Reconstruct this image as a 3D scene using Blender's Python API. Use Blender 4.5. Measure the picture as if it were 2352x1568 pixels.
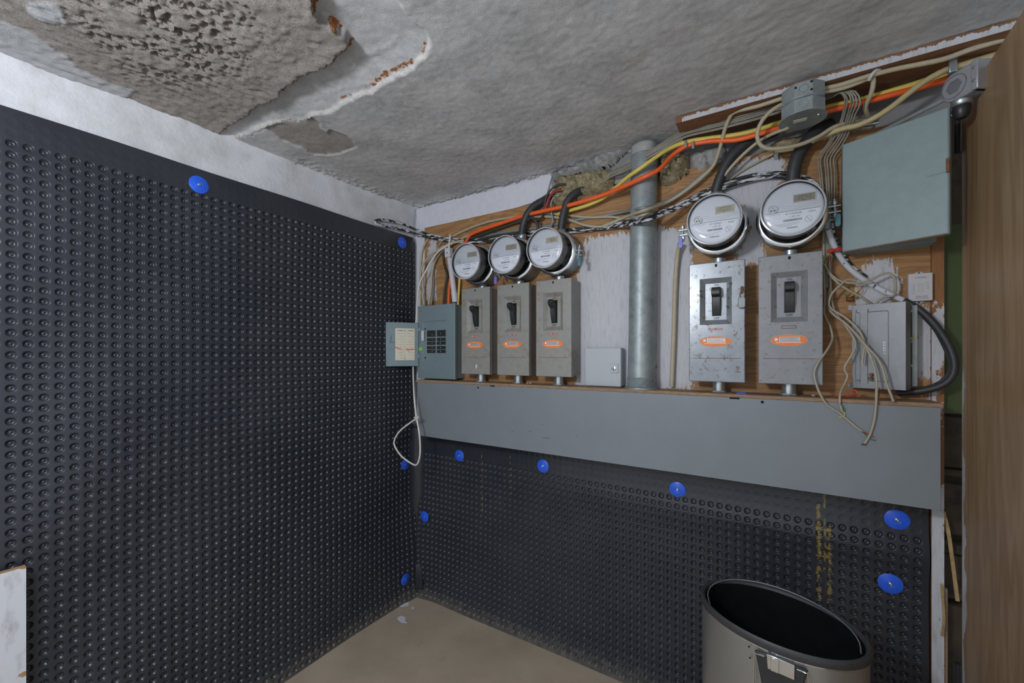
import bpy, bmesh, math, random
import numpy as np
from mathutils import Vector, Matrix, noise as mnoise

random.seed(7); rng = np.random.default_rng(7)
scene = bpy.context.scene
for o in list(bpy.data.objects): bpy.data.objects.remove(o)
COL = scene.collection

# ------------------------------------------------------------------ camera
H = 2.05                                   # ceiling height in the corner
F = 949.0; U0 = 1176.0; V0 = 813.5         # lens in photograph pixels
YAW = math.radians(32.26)
FW = np.array([-math.sin(YAW), math.cos(YAW), 0.0]); RT = np.array([math.cos(YAW), math.sin(YAW), 0.0]); UP = np.array([0, 0, 1.0])
CAM = np.array([1.622, -1.608, 1.263])
cd = bpy.data.cameras.new('camera'); co = bpy.data.objects.new('camera', cd); COL.objects.link(co)
cd.sensor_width = 36.0; cd.lens = 36.0 * F / 2352.0; cd.shift_y = (V0 - 784.0) / 2352.0
cd.clip_start = 0.02
co.location = CAM; co.rotation_euler = (math.pi / 2, 0, YAW)
scene.camera = co

# ------------------------------------------------------------------ world, lamps, exposure
w = bpy.data.worlds.new('world'); scene.world = w; w.use_nodes = True
w.node_tree.nodes['Background'].inputs[0].default_value = (0.88, 0.93, 1.0, 1)
w.node_tree.nodes['Background'].inputs[1].default_value = 0.75
def lamp(name, loc, power, radius, color):
    l = bpy.data.lights.new(name, 'POINT'); l.energy = power; l.shadow_soft_size = radius; l.color = color
    o = bpy.data.objects.new(name, l); COL.objects.link(o); o.location = loc; return o
lamp('photo_flash', (0.95, -2.00, 1.70), 42, 0.09, (0.93, 0.96, 1.0))
scene.view_settings.view_transform = 'Standard'; scene.view_settings.look = 'None'
scene.view_settings.gamma = 1.0; scene.view_settings.use_curve_mapping = False
scene.view_settings.exposure = 0.1

# ------------------------------------------------------------------ measuring helpers: a sight line met with a wall, the ceiling, the floor
def ray(x, y): return FW + RT * (x - U0) / F + UP * (V0 - y) / F
def R(x, y, d=0.0): r = ray(x, y); return CAM + r * ((-d - CAM[1]) / r[1])      # back wall, d metres proud of it
def L(x, y, d=0.0): r = ray(x, y); return CAM + r * ((d - CAM[0]) / r[0])       # left wall
def Zp(x, y, z): r = ray(x, y); return CAM + r * ((z - CAM[2]) / r[2])
def V(*a): return np.array(a, float)
def lin(h):
    h = h.lstrip('#'); c = [int(h[i:i + 2], 16) / 255 for i in (0, 2, 4)]
    return tuple((v / 12.92 if v <= 0.04045 else ((v + 0.055) / 1.055) ** 2.4) for v in c) + (1,)

# ------------------------------------------------------------------ materials
MATS = {}
class NT:
    def __init__(s, name):
        s.m = bpy.data.materials.new(name); s.m.use_nodes = True; s.t = s.m.node_tree
        s.b = s.t.nodes['Principled BSDF']; MATS[name] = s.m
        s.co = s.n('ShaderNodeTexCoord').outputs['Object']
    def n(s, typ, **kw):
        n = s.t.nodes.new(typ)
        for k, v in kw.items(): setattr(n, k, v)
        return n
    def link(s, a, b): s.t.links.new(a, b)
    def mapped(s, scale):
        m = s.n('ShaderNodeMapping'); s.link(s.co, m.inputs['Vector']); m.inputs['Scale'].default_value = scale; return m.outputs[0]
    def noise(s, scale, detail=4, rough=0.6, vec=None, dist=0.0):
        n = s.n('ShaderNodeTexNoise'); n.inputs['Scale'].default_value = scale; n.inputs['Detail'].default_value = detail
        n.inputs['Roughness'].default_value = rough; n.inputs['Distortion'].default_value = dist
        s.link(vec if vec is not None else s.co, n.inputs['Vector']); return n.outputs['Fac']
    def ramp(s, fac, a, b):
        n = s.n('ShaderNodeMapRange'); n.clamp = True; n.inputs[1].default_value = a; n.inputs[2].default_value = b
        s.link(fac, n.inputs[0]); return n.outputs[0]
    def math(s, op, a, b):
        n = s.n('ShaderNodeMath', operation=op)
        for i, v in enumerate((a, b)):
            if isinstance(v, (int, float)): n.inputs[i].default_value = v
            else: s.link(v, n.inputs[i])
        return n.outputs[0]
    def mix(s, fac, a, b):
        n = s.n('ShaderNodeMix', data_type='RGBA')
        if isinstance(fac, (int, float)): n.inputs[0].default_value = fac
        else: s.link(fac, n.inputs[0])
        for i, v in ((6, a), (7, b)):
            if isinstance(v, tuple): n.inputs[i].default_value = v
            else: s.link(v, n.inputs[i])
        return n.outputs[2]
    def attr(s, name):
        a = s.n('ShaderNodeAttribute'); a.attribute_name = name; return a.outputs['Fac']
    def set(s, col=None, rough=None, metal=None, spec=None):
        for k, v in (('Base Color', col), ('Roughness', rough), ('Metallic', metal), ('Specular IOR Level', spec)):
            if v is None: continue
            if isinstance(v, (tuple, int, float)): s.b.inputs[k].default_value = v
            else: s.link(v, s.b.inputs[k])
    def bump(s, h, strength=0.3, dist=0.002):
        n = s.n('ShaderNodeBump'); n.inputs['Strength'].default_value = strength; n.inputs['Distance'].default_value = dist
        s.link(h, n.inputs['Height']); s.link(n.outputs[0], s.b.inputs['Normal'])

def simple(name, col, rough=0.5, metal=0.0, var=0.12, scale=60, dirt=None, dirt_t=(0.6, 0.75), dirt_scale=25, bump=0.0, spec=None):
    k = NT(name); c = lin(col)
    dk = tuple(v * (1 - var) for v in c[:3]) + (1,); lt = tuple(min(1, v * (1 + var)) for v in c[:3]) + (1,)
    base = k.mix(k.ramp(k.noise(scale, 5), 0.3, 0.7), dk, lt)
    if dirt: base = k.mix(k.ramp(k.noise(dirt_scale, 8, 0.7), *dirt_t), base, lin(dirt))
    k.set(base, rough, metal, spec)
    if bump: k.bump(k.noise(scale * 4, 6), bump, 0.001)
    return k.m

simple('box_grey', '#92928f', 0.42, 0.12, 0.06, 40, '#85745c', (0.53, 0.72), 22)
simple('box_grey_worn', '#9198a0', 0.27, 0.3, 0.10, 30, '#6f665c', (0.55, 0.62), 48)
simple('box_grey_rusty', '#8c9095', 0.38, 0.15, 0.08, 30, '#7c5f45', (0.57, 0.68), 75)
simple('trough_grey', '#7f878e', 0.42, 0.1, 0.04, 12, '#7d7a76', (0.70, 0.78), 90)
simple('panel_blue_grey', '#7e9097', 0.38, 0.2, 0.05, 25, '#6a7478', (0.68, 0.8), 60)
simple('cabinet_green_grey', '#84969a', 0.5, 0.05, 0.06, 35, '#6e6a5c', (0.70, 0.78), 80)
simple('rust', '#7a5234', 0.8, 0, 0.3, 80)
simple('galvanised', '#9aa4a7', 0.45, 0.4, 0.16, 28, '#7f8a8d', (0.5, 0.7), 18)
simple('zinc', '#b9c3c8', 0.3, 0.85, 0.1, 60)
simple('chrome', '#d6dade', 0.12, 1.0, 0.04, 60)
simple('brushed_steel', '#a2a3a2', 0.32, 0.75, 0.05, 8, '#857f78', (0.62, 0.8), 10)
simple('aluminium', '#85888c', 0.42, 0.35, 0.08, 22, '#8f9294', (0.6, 0.8), 16)
simple('closer_silver', '#b4b7bf', 0.4, 0.5, 0.05, 40)
simple('black_plastic', '#2b2d30', 0.38, 0, 0.15, 60, '#565452', (0.66, 0.85), 60)
simple('black_rubber', '#37383b', 0.5, 0, 0.15, 60, '#77716a', (0.70, 0.85), 80)
simple('bin_inner', '#15181a', 0.22, 0, 0.2, 40, '#4a4a48', (0.74, 0.86), 140)
simple('black_hole', '#0b0b0c', 0.9, 0, 0.1, 20)
simple('breaker_black', '#26282a', 0.45, 0, 0.1, 60)
simple('white_plastic', '#c6c7cd', 0.38, 0, 0.03, 30)
simple('pvc_white', '#c9cad3', 0.4, 0, 0.05, 50)
simple('ivory_box', '#b4bac1', 0.36, 0, 0.02, 20)
simple('beige_cable', '#b3aa92', 0.5, 0, 0.08, 90, '#83785f', (0.66, 0.8), 70)
simple('beige_thick_cable', '#b8aa80', 0.5, 0, 0.08, 90, '#85754f', (0.68, 0.8), 70)
simple('white_cord', '#d9d7d0', 0.45, 0, 0.05, 80)
simple('grey_wire', '#8f8d82', 0.5, 0, 0.10, 90, '#6c685c', (0.65, 0.8), 60)
simple('phone_wire', '#a59f8e', 0.5, 0, 0.08, 90)
simple('orange_cable', '#f0642c', 0.42, 0, 0.06, 60)
simple('yellow_cable', '#d9c862', 0.45, 0, 0.06, 60, '#a08f4a', (0.68, 0.82), 70)
simple('red_wire', '#8f2f33', 0.45, 0, 0.1, 60)
simple('red_nut', '#c23b34', 0.4, 0, 0.1, 60)
simple('green_wire', '#2f8f5a', 0.45)
simple('yellow_wire', '#d8d23c', 0.45)
simple('dark_wire', '#3b3b34', 0.5, 0, 0.1, 60)
simple('bx_cable', '#8e989c', 0.45, 0.3, 0.15, 150, '#4f5558', (0.58, 0.68), 160)
simple('blue_plastic', '#2c63e8', 0.36, 0, 0.05, 60, '#2450b8', (0.6, 0.8), 70)
simple('teal_seal', '#4c8090', 0.2, 0, 0.1, 60)
simple('purple_seal', '#7d74d8', 0.3, 0, 0.1, 60)
simple('olive_paint', '#3d4923', 0.5, 0, 0.08, 30)
simple('dark_shaded_board', '#332a1c', 0.85, 0, 0.4, 18, '#17120c', (0.5, 0.65), 14, 0.4)  # rotten board tone, darkened further for the shade in the door gap
simple('insulation', '#a0967a', 0.95, 0, 0.35, 90, '#6b6046', (0.50, 0.66), 60, 0.9)
simple('concrete_grey', '#a3a3a3', 0.85, 0, 0.15, 30, '#d9dce2', (0.58, 0.64), 12, 0.5)
simple('wall_plain', '#b9b9b6', 0.8, 0, 0.05, 10)
simple('paper', '#d8d2c2', 0.8, 0, 0.05, 50, '#a98f6a', (0.74, 0.85), 30)
simple('ink', '#55565a', 0.8)
simple('ink_dark', '#1d1d20', 0.7)
simple('red_marker', '#d23324', 0.7)
simple('label_orange', '#f08238', 0.45, 0, 0.05, 40, '#d96b28', (0.6, 0.8), 60)
simple('label_silver', '#c2c6cc', 0.4, 0.3, 0.06, 60)
simple('label_red', '#b02a2c', 0.4)
simple('label_white', '#e8e8ec', 0.5)
simple('green_sticker', '#86d24a', 0.5)
simple('meter_face', '#c7cbd3', 0.4, 0.15, 0.02, 20)
simple('meter_label', '#dfe3ec', 0.5, 0, 0.02, 20)
simple('meter_rim_highlight', '#b4b8bd', 0.2, 0.1, 0.03, 40)  # opaque pale tone painting the highlights of a clear rim
simple('meter_grey', '#bfc2c8', 0.4, 0.1, 0.04, 40)
simple('lcd', '#a8a48c', 0.35, 0, 0.05, 40)
simple('lcd_dark', '#8b8576', 0.35, 0, 0.05, 40)
simple('paint_white', '#d6d9e3', 0.6, 0, 0.05, 40, bump=0.4)
simple('straw_wood', '#a98f63', 0.8, 0, 0.3, 60)

k = NT('clear_cover')       # moulded polycarbonate meter cover
g = k.n('ShaderNodeBsdfGlossy'); g.inputs['Roughness'].default_value = 0.06
tr = k.n('ShaderNodeBsdfTransparent'); tr.inputs[0].default_value = (0.965, 0.97, 0.975, 1)
fr = k.n('ShaderNodeFresnel'); fr.inputs['IOR'].default_value = 1.5
mx = k.n('ShaderNodeMixShader'); k.link(fr.outputs[0], mx.inputs[0]); k.link(tr.outputs[0], mx.inputs[1]); k.link(g.outputs[0], mx.inputs[2])
k.link(mx.outputs[0], k.t.nodes['Material Output'].inputs['Surface'])

k = NT('painted_cable')     # black cable over which wall paint was brushed
msk = k.ramp(k.noise(45, 6, 0.6, k.mapped((0.5, 1, 2.2))), 0.49, 0.54)
k.set(k.mix(msk, lin('#26282b'), lin('#cfd2da')), 0.5)
k = NT('white_painted_cable')
k.set(k.mix(k.ramp(k.noise(50, 6, 0.6), 0.60, 0.66), lin('#c9ccd4'), lin('#2a2c30')), 0.5)

k = NT('membrane')          # black HDPE drainage sheet, dusty, with ochre drips (drip = mesh attribute)
b = k.mix(k.ramp(k.noise(5, 5), 0.35, 0.7), lin('#2b2f37'), lin('#353840'))
b = k.mix(k.math('MULTIPLY', k.ramp(k.noise(190, 3, 0.8), 0.68, 0.74), 0.55), b, lin('#74767a'))
drip = k.ramp(k.math('MULTIPLY', k.attr('drip'), k.ramp(k.noise(60, 4), 0.35, 0.6)), 0.25, 0.5)
b = k.mix(k.math('MULTIPLY', drip, 0.6), b, lin('#a08a48'))
dust = k.ramp(k.math('MULTIPLY', k.attr('dust'), k.noise(40, 6, 0.7)), 0.25, 0.6)
b = k.mix(k.math('MULTIPLY', dust, 0.6), b, lin('#7c766c'))
rg = k.n('ShaderNodeMapRange'); k.link(k.noise(9, 4), rg.inputs[0]); rg.inputs[3].default_value = 0.20; rg.inputs[4].default_value = 0.38
k.set(b, rg.outputs[0], 0, 0.5)
k.bump(k.noise(120, 4), 0.12, 0.0006)

k = NT('wall_white')
b = k.mix(k.ramp(k.noise(8, 6, 0.6), 0.4, 0.75), lin('#d8dbe2'), lin('#bcbdbe'))
b = k.mix(k.ramp(k.noise(120, 3, 0.7), 0.74, 0.80), b, lin('#77736c'))
b = k.mix(k.ramp(k.attr('low'), 0.4, 0.6), b, lin('#8d8d8d'))
k.set(b, 0.6); k.bump(k.noise(70, 8, 0.65), 0.55, 0.004)

k = NT('ceiling_plaster')   # attributes: coat (rough brown base coat), lath (smooth exposed channel), flake (white paint), rust, edge
n1 = k.noise(6, 6, 0.65); n2 = k.noise(24, 8, 0.7); n3 = k.noise(160, 4, 0.7)
skim = k.mix(k.ramp(n1, 0.35, 0.68), lin('#afb1b3'), lin('#dadadb'))
skim = k.mix(k.math('MULTIPLY', k.ramp(k.noise(60, 5, 0.7, k.mapped((1, 0.45, 1))), 0.35, 0.65), 0.45), skim, lin('#dcdcdc'))
coat = k.mix(k.ramp(n2, 0.3, 0.7), lin('#c4bbb3'), lin('#e2dad3'))
coat = k.mix(k.ramp(n3, 0.54, 0.66), coat, lin('#a59d96'))
coat = k.mix(k.math('MULTIPLY', k.ramp(k.noise(420, 2, 0.6), 0.56, 0.64), 0.55), coat, lin('#857d76'))
lath = k.mix(k.ramp(n2, 0.4, 0.75), lin('#c6c9cc'), lin('#e0e1e3'))
b = k.mix(k.attr('coat'), skim, coat); b = k.mix(k.attr('lath'), b, lath)
b = k.mix(k.attr('flake'), b, lin('#f2f4f8'))
b = k.mix(k.math('MULTIPLY', k.attr('edge'), k.ramp(k.noise(95, 5, 0.7), 0.36, 0.56)), b, lin('#e6e1dc'))
b = k.mix(k.ramp(k.math('MULTIPLY', k.attr('rust'), k.ramp(k.noise(90, 4), 0.3, 0.6)), 0.3, 0.5), b, lin('#a5642c'))
k.set(b, 0.85)
rgh = k.math('ADD', 0.30, k.math('MULTIPLY', k.attr('coat'), 1.2))
k.bump(k.math('MULTIPLY', k.math('ADD', k.noise(330, 5, 0.8), k.math('MULTIPLY', k.noise(70, 5, 0.7), 0.7)), rgh), 0.95, 0.007)

def wood(name, c1, c2, c3, grain, rough=0.6, ringscale=7.0, streak=0.25, paint=None, pcol='#c3c5cc'):
    k = NT(name); v = k.mapped(grain)
    a = k.noise(ringscale, 4, 0.55, v, 0.8)
    wv = k.math('FRACT', k.math('MULTIPLY', a, 9.0), 0.0)
    tri = k.ramp(k.math('ABSOLUTE', k.math('SUBTRACT', wv, 0.5), 0.0), 0.05, 0.5)
    b = k.mix(k.math('MULTIPLY', tri, streak * 2), lin(c1), lin(c2))
    b = k.mix(k.ramp(k.noise(ringscale * 14, 3, 0.6, v), 0.45, 0.8), b, lin(c3))
    h = None
    if paint:
        pn = k.noise(55, 7, 0.7, k.mapped((1.6, 1, 0.6)))
        msk = k.ramp(k.math('ADD', k.attr(paint), k.math('MULTIPLY', k.math('SUBTRACT', pn, 0.5), 1.5)), 0.49, 0.53)
        pc = k.mix(k.ramp(k.noise(50, 5, 0.6, k.mapped((3.5, 1, 0.35))), 0.50, 0.80), lin(pcol), lin('#a3a2a0'))
        b = k.mix(msk, b, pc)
    k.set(b, rough); k.bump(a, 0.12, 0.002); return k.m
wood('plywood', '#b08658', '#876140', '#9a7248', (0.6, 1, 5.0), 0.6, 3.2, 0.42, 'paint')
wood('plank_wood', '#8a6344', '#6a4a32', '#74523a', (0.8, 4, 5.0), 0.7, 3.5, 0.3, 'paint')
wood('ledge_wood', '#94795f', '#7a6049', '#b09a84', (0.8, 6, 6), 0.75, 4, 0.25)
wood('trim_wood', '#97683f', '#7a5232', '#855a36', (6, 6, 0.8), 0.65, 4, 0.25, 'paint')
wood('door_laminate', '#a68b6b', '#8a6d4f', '#9c8060', (1, 1.2, 0.12), 0.42, 5.0, 0.42, 'paint')
wood('chipped_board', '#b08d66', '#94734f', '#9c7d58', (1, 6, 1), 0.7, 5, 0.3, 'paint', '#ccd0d8')

k = NT('floor_concrete')
b = k.mix(k.ramp(k.noise(3.5, 7, 0.6), 0.35, 0.7), lin('#a89a88'), lin('#bdae9b'))
b = k.mix(k.ramp(k.noise(12, 6, 0.7), 0.60, 0.75), b, lin('#a39483'))
b = k.mix(k.ramp(k.noise(110, 2, 0.6), 0.72, 0.78), b, lin('#dad5ce'))
k.set(b, 0.6); k.bump(k.noise(40, 8), 0.25, 0.002)

# ------------------------------------------------------------------ mesh builder (all coordinates in metres in the room)
class MB:
    def __init__(s): s.v = []; s.f = []
    def add(s, vs, fs):
        o = len(s.v); s.v += [tuple(map(float, p)) for p in vs]; s.f += [tuple(i + o for i in f) for f in fs]; return s
    def box(s, x0, x1, y0, y1, z0, z1):
        x0, x1 = min(x0, x1), max(x0, x1); y0, y1 = min(y0, y1), max(y0, y1); z0, z1 = min(z0, z1), max(z0, z1)
        return s.add([(x0, y0, z0), (x1, y0, z0), (x1, y1, z0), (x0, y1, z0), (x0, y0, z1), (x1, y0, z1), (x1, y1, z1), (x0, y1, z1)],
                     [(0, 3, 2, 1), (4, 5, 6, 7), (0, 1, 5, 4), (1, 2, 6, 5), (2, 3, 7, 6), (3, 0, 4, 7)])
    def obox(s, o, ax, ay, az):                       # box from a corner and three edge vectors
        o, ax, ay, az = map(np.array, (o, ax, ay, az))
        P = [o, o + ax, o + ax + ay, o + ay]; P += [p + az for p in P]
        return s.add(P, [(0, 3, 2, 1), (4, 5, 6, 7), (0, 1, 5, 4), (1, 2, 6, 5), (2, 3, 7, 6), (3, 0, 4, 7)])
    def prism(s, poly, o, ax, ay, ext):               # polygon in (ax, ay) pushed along ext
        o, ax, ay, ext = map(np.array, (o, ax, ay, ext)); n = len(poly)
        a = [o + ax * p[0] + ay * p[1] for p in poly]
        return s.add(a + [p + ext for p in a], [tuple(range(n))[::-1], tuple(range(n, 2 * n))] + [(i, (i + 1) % n, n + (i + 1) % n, n + i) for i in range(n)])
    def lathe(s, prof, o, axis, n=32, caps=True, sx=1.0, sy=1.0, ax=None):        # prof: (radius, distance along axis)
        axis = np.array(axis, float); axis /= np.linalg.norm(axis); o = np.array(o, float)
        if ax is None: ax = np.cross(axis, (0, 0, 1.0)) if abs(axis[2]) < 0.9 else V(1, 0, 0)
        ax = np.array(ax, float); ax /= np.linalg.norm(ax); ay = np.cross(axis, ax)
        vs = []; fs = []
        for r, h in prof:
            for i in range(n):
                t = 2 * math.pi * i / n; vs.append(o + axis * h + ax * math.cos(t) * r * sx + ay * math.sin(t) * r * sy)
        for j in range(len(prof) - 1):
            for i in range(n):
                i2 = (i + 1) % n; fs.append((j * n + i, j * n + i2, (j + 1) * n + i2, (j + 1) * n + i))
        if caps: fs += [tuple(range(n))[::-1], tuple((len(prof) - 1) * n + i for i in range(n))]
        return s.add(vs, fs)
    def cyl(s, a, b, r, n=16, r2=None):
        a = np.array(a, float); b = np.array(b, float); h = np.linalg.norm(b - a)
        return s.lathe([(r, 0), (r if r2 is None else r2, h)], a, b - a, n)
    def tube(s, pts, r, n=8, step=0.012, flat=1.0, flatdir=None, wob=0.0):
        P = spline(pts, step)
        if wob:
            for i in range(1, len(P) - 1):
                P[i] = P[i] + wob * np.array(mnoise.noise_vector(Vector(P[i] * 9)))
        T = np.gradient(P, axis=0); T /= np.linalg.norm(T, axis=1)[:, None] + 1e-9
        u = np.cross(T[0], (0, 0, 1.0)); u = u if np.linalg.norm(u) > 1e-3 else V(1, 0, 0); u /= np.linalg.norm(u)
        vs = []; fs = []; m = len(P)
        for i in range(m):
            u = u - T[i] * (u @ T[i]); u /= np.linalg.norm(u) + 1e-9; w_ = np.cross(T[i], u)
            for j in range(n):
                t = 2 * math.pi * j / n; off = (u * math.cos(t) + w_ * math.sin(t)) * r
                if flatdir is not None: fd = np.array(flatdir); off = off - fd * (off @ fd) * (1 - flat)
                vs.append(P[i] + off)
        for i in range(m - 1):
            for j in range(n): j2 = (j + 1) % n; fs.append((i * n + j, i * n + j2, (i + 1) * n + j2, (i + 1) * n + j))
        fs += [tuple(range(n))[::-1], tuple((m - 1) * n + j for j in range(n))]
        return s.add(vs, fs)
    def text(s, txt, o, size, ax, ay, depth=0.0003, align='LEFT', squash=1.0):
        c = bpy.data.curves.new('t', 'FONT'); c.body = txt; c.size = size; c.align_x = align; c.extrude = depth; c.resolution_u = 2
        ob = bpy.data.objects.new('t', c); me = ob.to_mesh(); ax = np.array(ax, float); ay = np.array(ay, float); az = np.cross(ax, ay)
        o = np.array(o, float)
        s.add([o + ax * v.co.x * squash + ay * v.co.y + az * v.co.z for v in me.vertices], [tuple(p.vertices) for p in me.polygons])
        ob.to_mesh_clear(); bpy.data.objects.remove(ob); bpy.data.curves.remove(c); return s
    def mesh(s, name, mat, origin, smooth=True, angle=40, fix=True):
        me = bpy.data.meshes.new(name)
        o = np.array(origin, float)
        me.from_pydata([tuple(np.array(p) - o) for p in s.v], [], s.f)
        if fix:
            bm = bmesh.new(); bm.from_mesh(me); bmesh.ops.recalc_face_normals(bm, faces=bm.faces); bm.to_mesh(me); bm.free()
        me.materials.append(MATS[mat])
        if smooth: me.shade_smooth(); me.set_sharp_from_angle(angle=math.radians(angle))
        return me
def spline(pts, step=0.012):
    P = [np.array(p, float) for p in pts]
    if len(P) == 2: P = [P[0], (P[0] + P[1]) / 2, P[1]]
    P = [2 * P[0] - P[1]] + P + [2 * P[-1] - P[-2]]; out = []
    for i in range(1, len(P) - 2):
        a, b, c, d = P[i - 1:i + 3]; n = max(2, int(np.linalg.norm(c - b) / step))
        for t in np.arange(n) / n:
            out.append(0.5 * (2 * b + (c - a) * t + (2 * a - 5 * b + 4 * c - d) * t * t + (3 * b - a - 3 * c + d) * t ** 3))
    out.append(P[-2]); return np.array(out)

def tag(o, label=None, cat=None, group=None, kind=None):
    for k_, v_ in (('label', label), ('category', cat), ('group', group), ('kind', kind)):
        if v_: o[k_] = v_
    return o
def thing(name, label, cat, loc, group=None):
    o = bpy.data.objects.new(name, None); COL.objects.link(o); o.location = loc; o.empty_display_size = 0.05
    o['_o'] = list(map(float, loc)); return tag(o, label, cat, group)
def origin_of(p): return np.array(list(p['_o']))
def part(name, mb, mat, parent, label=None, bevel=0.0, smooth=True, angle=40, kind=None, fix=True):
    me = mb.mesh(name, mat, origin_of(parent), smooth, angle, fix)
    o = bpy.data.objects.new(name, me); COL.objects.link(o); o.parent = parent; o['_o'] = list(parent['_o'])
    if bevel:
        m = o.modifiers.new('bevel', 'BEVEL'); m.width = bevel; m.segments = 2; m.limit_method = 'ANGLE'; m.angle_limit = math.radians(50)
    return tag(o, label, kind=kind)
def single(name, mb, mat, label, cat, group=None, kind=None, bevel=0.0, smooth=True, angle=40, loc=None, fix=True):
    a = np.array(mb.v); loc = V(a[:, 0].mean(), a[:, 1].mean(), a[:, 2].min()) if loc is None else np.array(loc)
    me = mb.mesh(name, mat, loc, smooth, angle, fix)
    o = bpy.data.objects.new(name, me); COL.objects.link(o); o.location = loc; o['_o'] = list(map(float, loc))
    if bevel:
        m = o.modifiers.new('bevel', 'BEVEL'); m.width = bevel; m.segments = 2; m.limit_method = 'ANGLE'; m.angle_limit = math.radians(50)
    return tag(o, label, cat, group, kind)
def struct(name, mb, mat, label=None, smooth=True, loc=(0, 0, 0), angle=40, bevel=0.0, fix=True):
    return single(name, mb, mat, label, None, None, 'structure', bevel, smooth, angle, loc, fix)
def set_attr(me, name, vals):
    a = me.attributes.new(name, 'FLOAT', 'POINT'); a.data.foreach_set('value', np.asarray(vals, dtype=np.float32))
def grid_mb(P, nu, nv):                              # P: (nu*nv,3) row-major
    m = MB(); m.v = [tuple(p) for p in P]
    m.f = [(i * nv + j, i * nv + j + 1, (i + 1) * nv + j + 1, (i + 1) * nv + j) for i in range(nu - 1) for j in range(nv - 1)]; return m
def sdf_poly(px, py, poly):                          # signed distance, positive inside
    poly = np.array(poly); d = np.full(px.shape, 1e9); ins = np.zeros(px.shape, bool); n = len(poly)
    for i in range(n):
        a = poly[i]; b = poly[(i + 1) % n]; e = b - a; t = np.clip(((px - a[0]) * e[0] + (py - a[1]) * e[1]) / (e @ e + 1e-12), 0, 1)
        d = np.minimum(d, np.hypot(px - a[0] - t * e[0], py - a[1] - t * e[1]))
        c = (a[1] > py) != (b[1] > py); ins ^= c & (px < (b[0] - a[0]) * (py - a[1]) / (b[1] - a[1] + 1e-12) + a[0])
    return np.where(ins, d, -d)
def vnoise(px, py, s, seed=0.0, oct=3):
    out = np.zeros(px.shape); f = out.ravel(); xs = px.ravel(); ys = py.ravel()
    for i in range(f.size): f[i] = mnoise.fractal(Vector((xs[i] * s, ys[i] * s, seed)), 1.0, 2.0, oct)
    return f.reshape(px.shape)

# ================================================================== SETTING
RX, RY = 2.95, -3.2                                   # far extent of the room behind and beside the camera
struct('floor', MB().box(0, RX, RY, 0, -0.1, 0), 'floor_concrete', smooth=False)

def wall_grid(name, P, nu, nv, low, mat='wall_white'):
    o = struct(name, grid_mb(P, nu, nv), mat, fix=False); set_attr(o.data, 'low', low); return o
# left wall: a painted band above the membrane
us = np.arange(0, 3.21, 0.02); zs = np.r_[0.0, 1.2, np.arange(1.6, 2.06, 0.015)]
U, Z = np.meshgrid(us, zs, indexing='ij')
zc_left = H - 0.0275 * np.minimum(U, 1.6)
n1 = vnoise(U, Z, 5, 3.0); n2 = vnoise(U, Z, 28, 9.0)
bulge = 0.004 * n1 + 0.0022 * n2 + 0.016 * np.clip((Z - (zc_left - 0.02)) / 0.03, 0, 1) * (0.6 + 0.8 * n2)
bulge = np.where(Z < 1.83, 0, bulge)
wall_grid('wall_left', np.c_[bulge.ravel(), -U.ravel(), Z.ravel()], len(us), len(zs), np.zeros(U.size))
# back wall: white skim at the left, bare grey beyond, opening for the door on the right
xs = np.arange(0, 2.95, 0.02); zs = np.r_[0.0, 0.9, 1.1, 1.5, np.arange(1.8, 2.06, 0.012)]
U, Z = np.meshgrid(xs, zs, indexing='ij'); n2 = vnoise(U, Z, 22, 19.0)
bulge = np.where(Z < 1.2, 0, 0.002 + 0.002 * n2); low = np.clip((U - 0.80) / 0.02 + n2, 0, 1)
m = grid_mb(np.c_[U.ravel(), -bulge.ravel(), Z.ravel()], len(xs), len(zs))
nv = len(zs); m.f = [f for f in m.f if not (m.v[f[0]][0] > 1.99 and m.v[f[0]][2] < 1.92)]
o = struct('wall_back', m, 'wall_white', fix=False); set_attr(o.data, 'low', low.ravel())
# white skim band that stands a little proud of the back wall between corner and hole
pl = [R(957, 480, .012)[[0, 2]], R(1268, 405, .012)[[0, 2]], R(1262, 425, .012)[[0, 2]], R(1255, 452, .012)[[0, 2]], R(1230, 464, .012)[[0, 2]], R(1120, 498, .012)[[0, 2]], R(985, 540, .012)[[0, 2]], R(960, 545, .012)[[0, 2]]]
struct('trim_1', MB().prism([(p[0], min(p[1], 2.06)) for p in pl], (0, 0, 0), (1, 0, 0), (0, 0, 1), (0, -0.016, 0)), 'paint_white', 'white plaster band under the ceiling beside the corner')
struct('trim_2', MB().box(0.005, 0.075, -0.016, 0.0, 1.125, 1.89), 'paint_white', 'white painted corner strip beside the grey breaker panel')

# ceiling: skim coat with a broken-out strip, rough base coat on the left of it
def cpx(pts): return [tuple(Zp(x, y, 2.035)[:2]) for x, y in pts]
COAT = cpx([(500, 305), (560, 262), (620, 225), (660, 195), (700, 165), (740, 150), (780, 125), (806, 100), (790, 78), (765, 58), (742, 40), (725, 15), (712, -25), (700, -300)]) + [(-0.2, -1.9), (-0.2, -0.9)]
BREAK = cpx([(532, 322), (590, 292), (640, 275), (680, 283), (694, 277), (725, 258), (760, 250), (800, 226), (850, 206), (900, 178), (950, 148), (984, 112), (990, 85), (975, 60), (950, 42), (925, 12), (905, -30), (860, -330)]) + [(-0.2, -1.9), (-0.2, -0.9)]
PATCH = cpx([(545, 318), (612, 290), (650, 316), (690, 335), (722, 352), (770, 356), (818, 338), (800, 312), (762, 298), (750, 304), (735, 292), (720, 266), (694, 277), (640, 278)])
FLAKE = cpx([(-40, 10), (10, 25), (65, 52), (150, 108), (180, 138), (215, 155), (262, 182), (312, 200), (296, 216), (230, 196), (150, 162), (60, 132), (-40, 100)])
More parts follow.
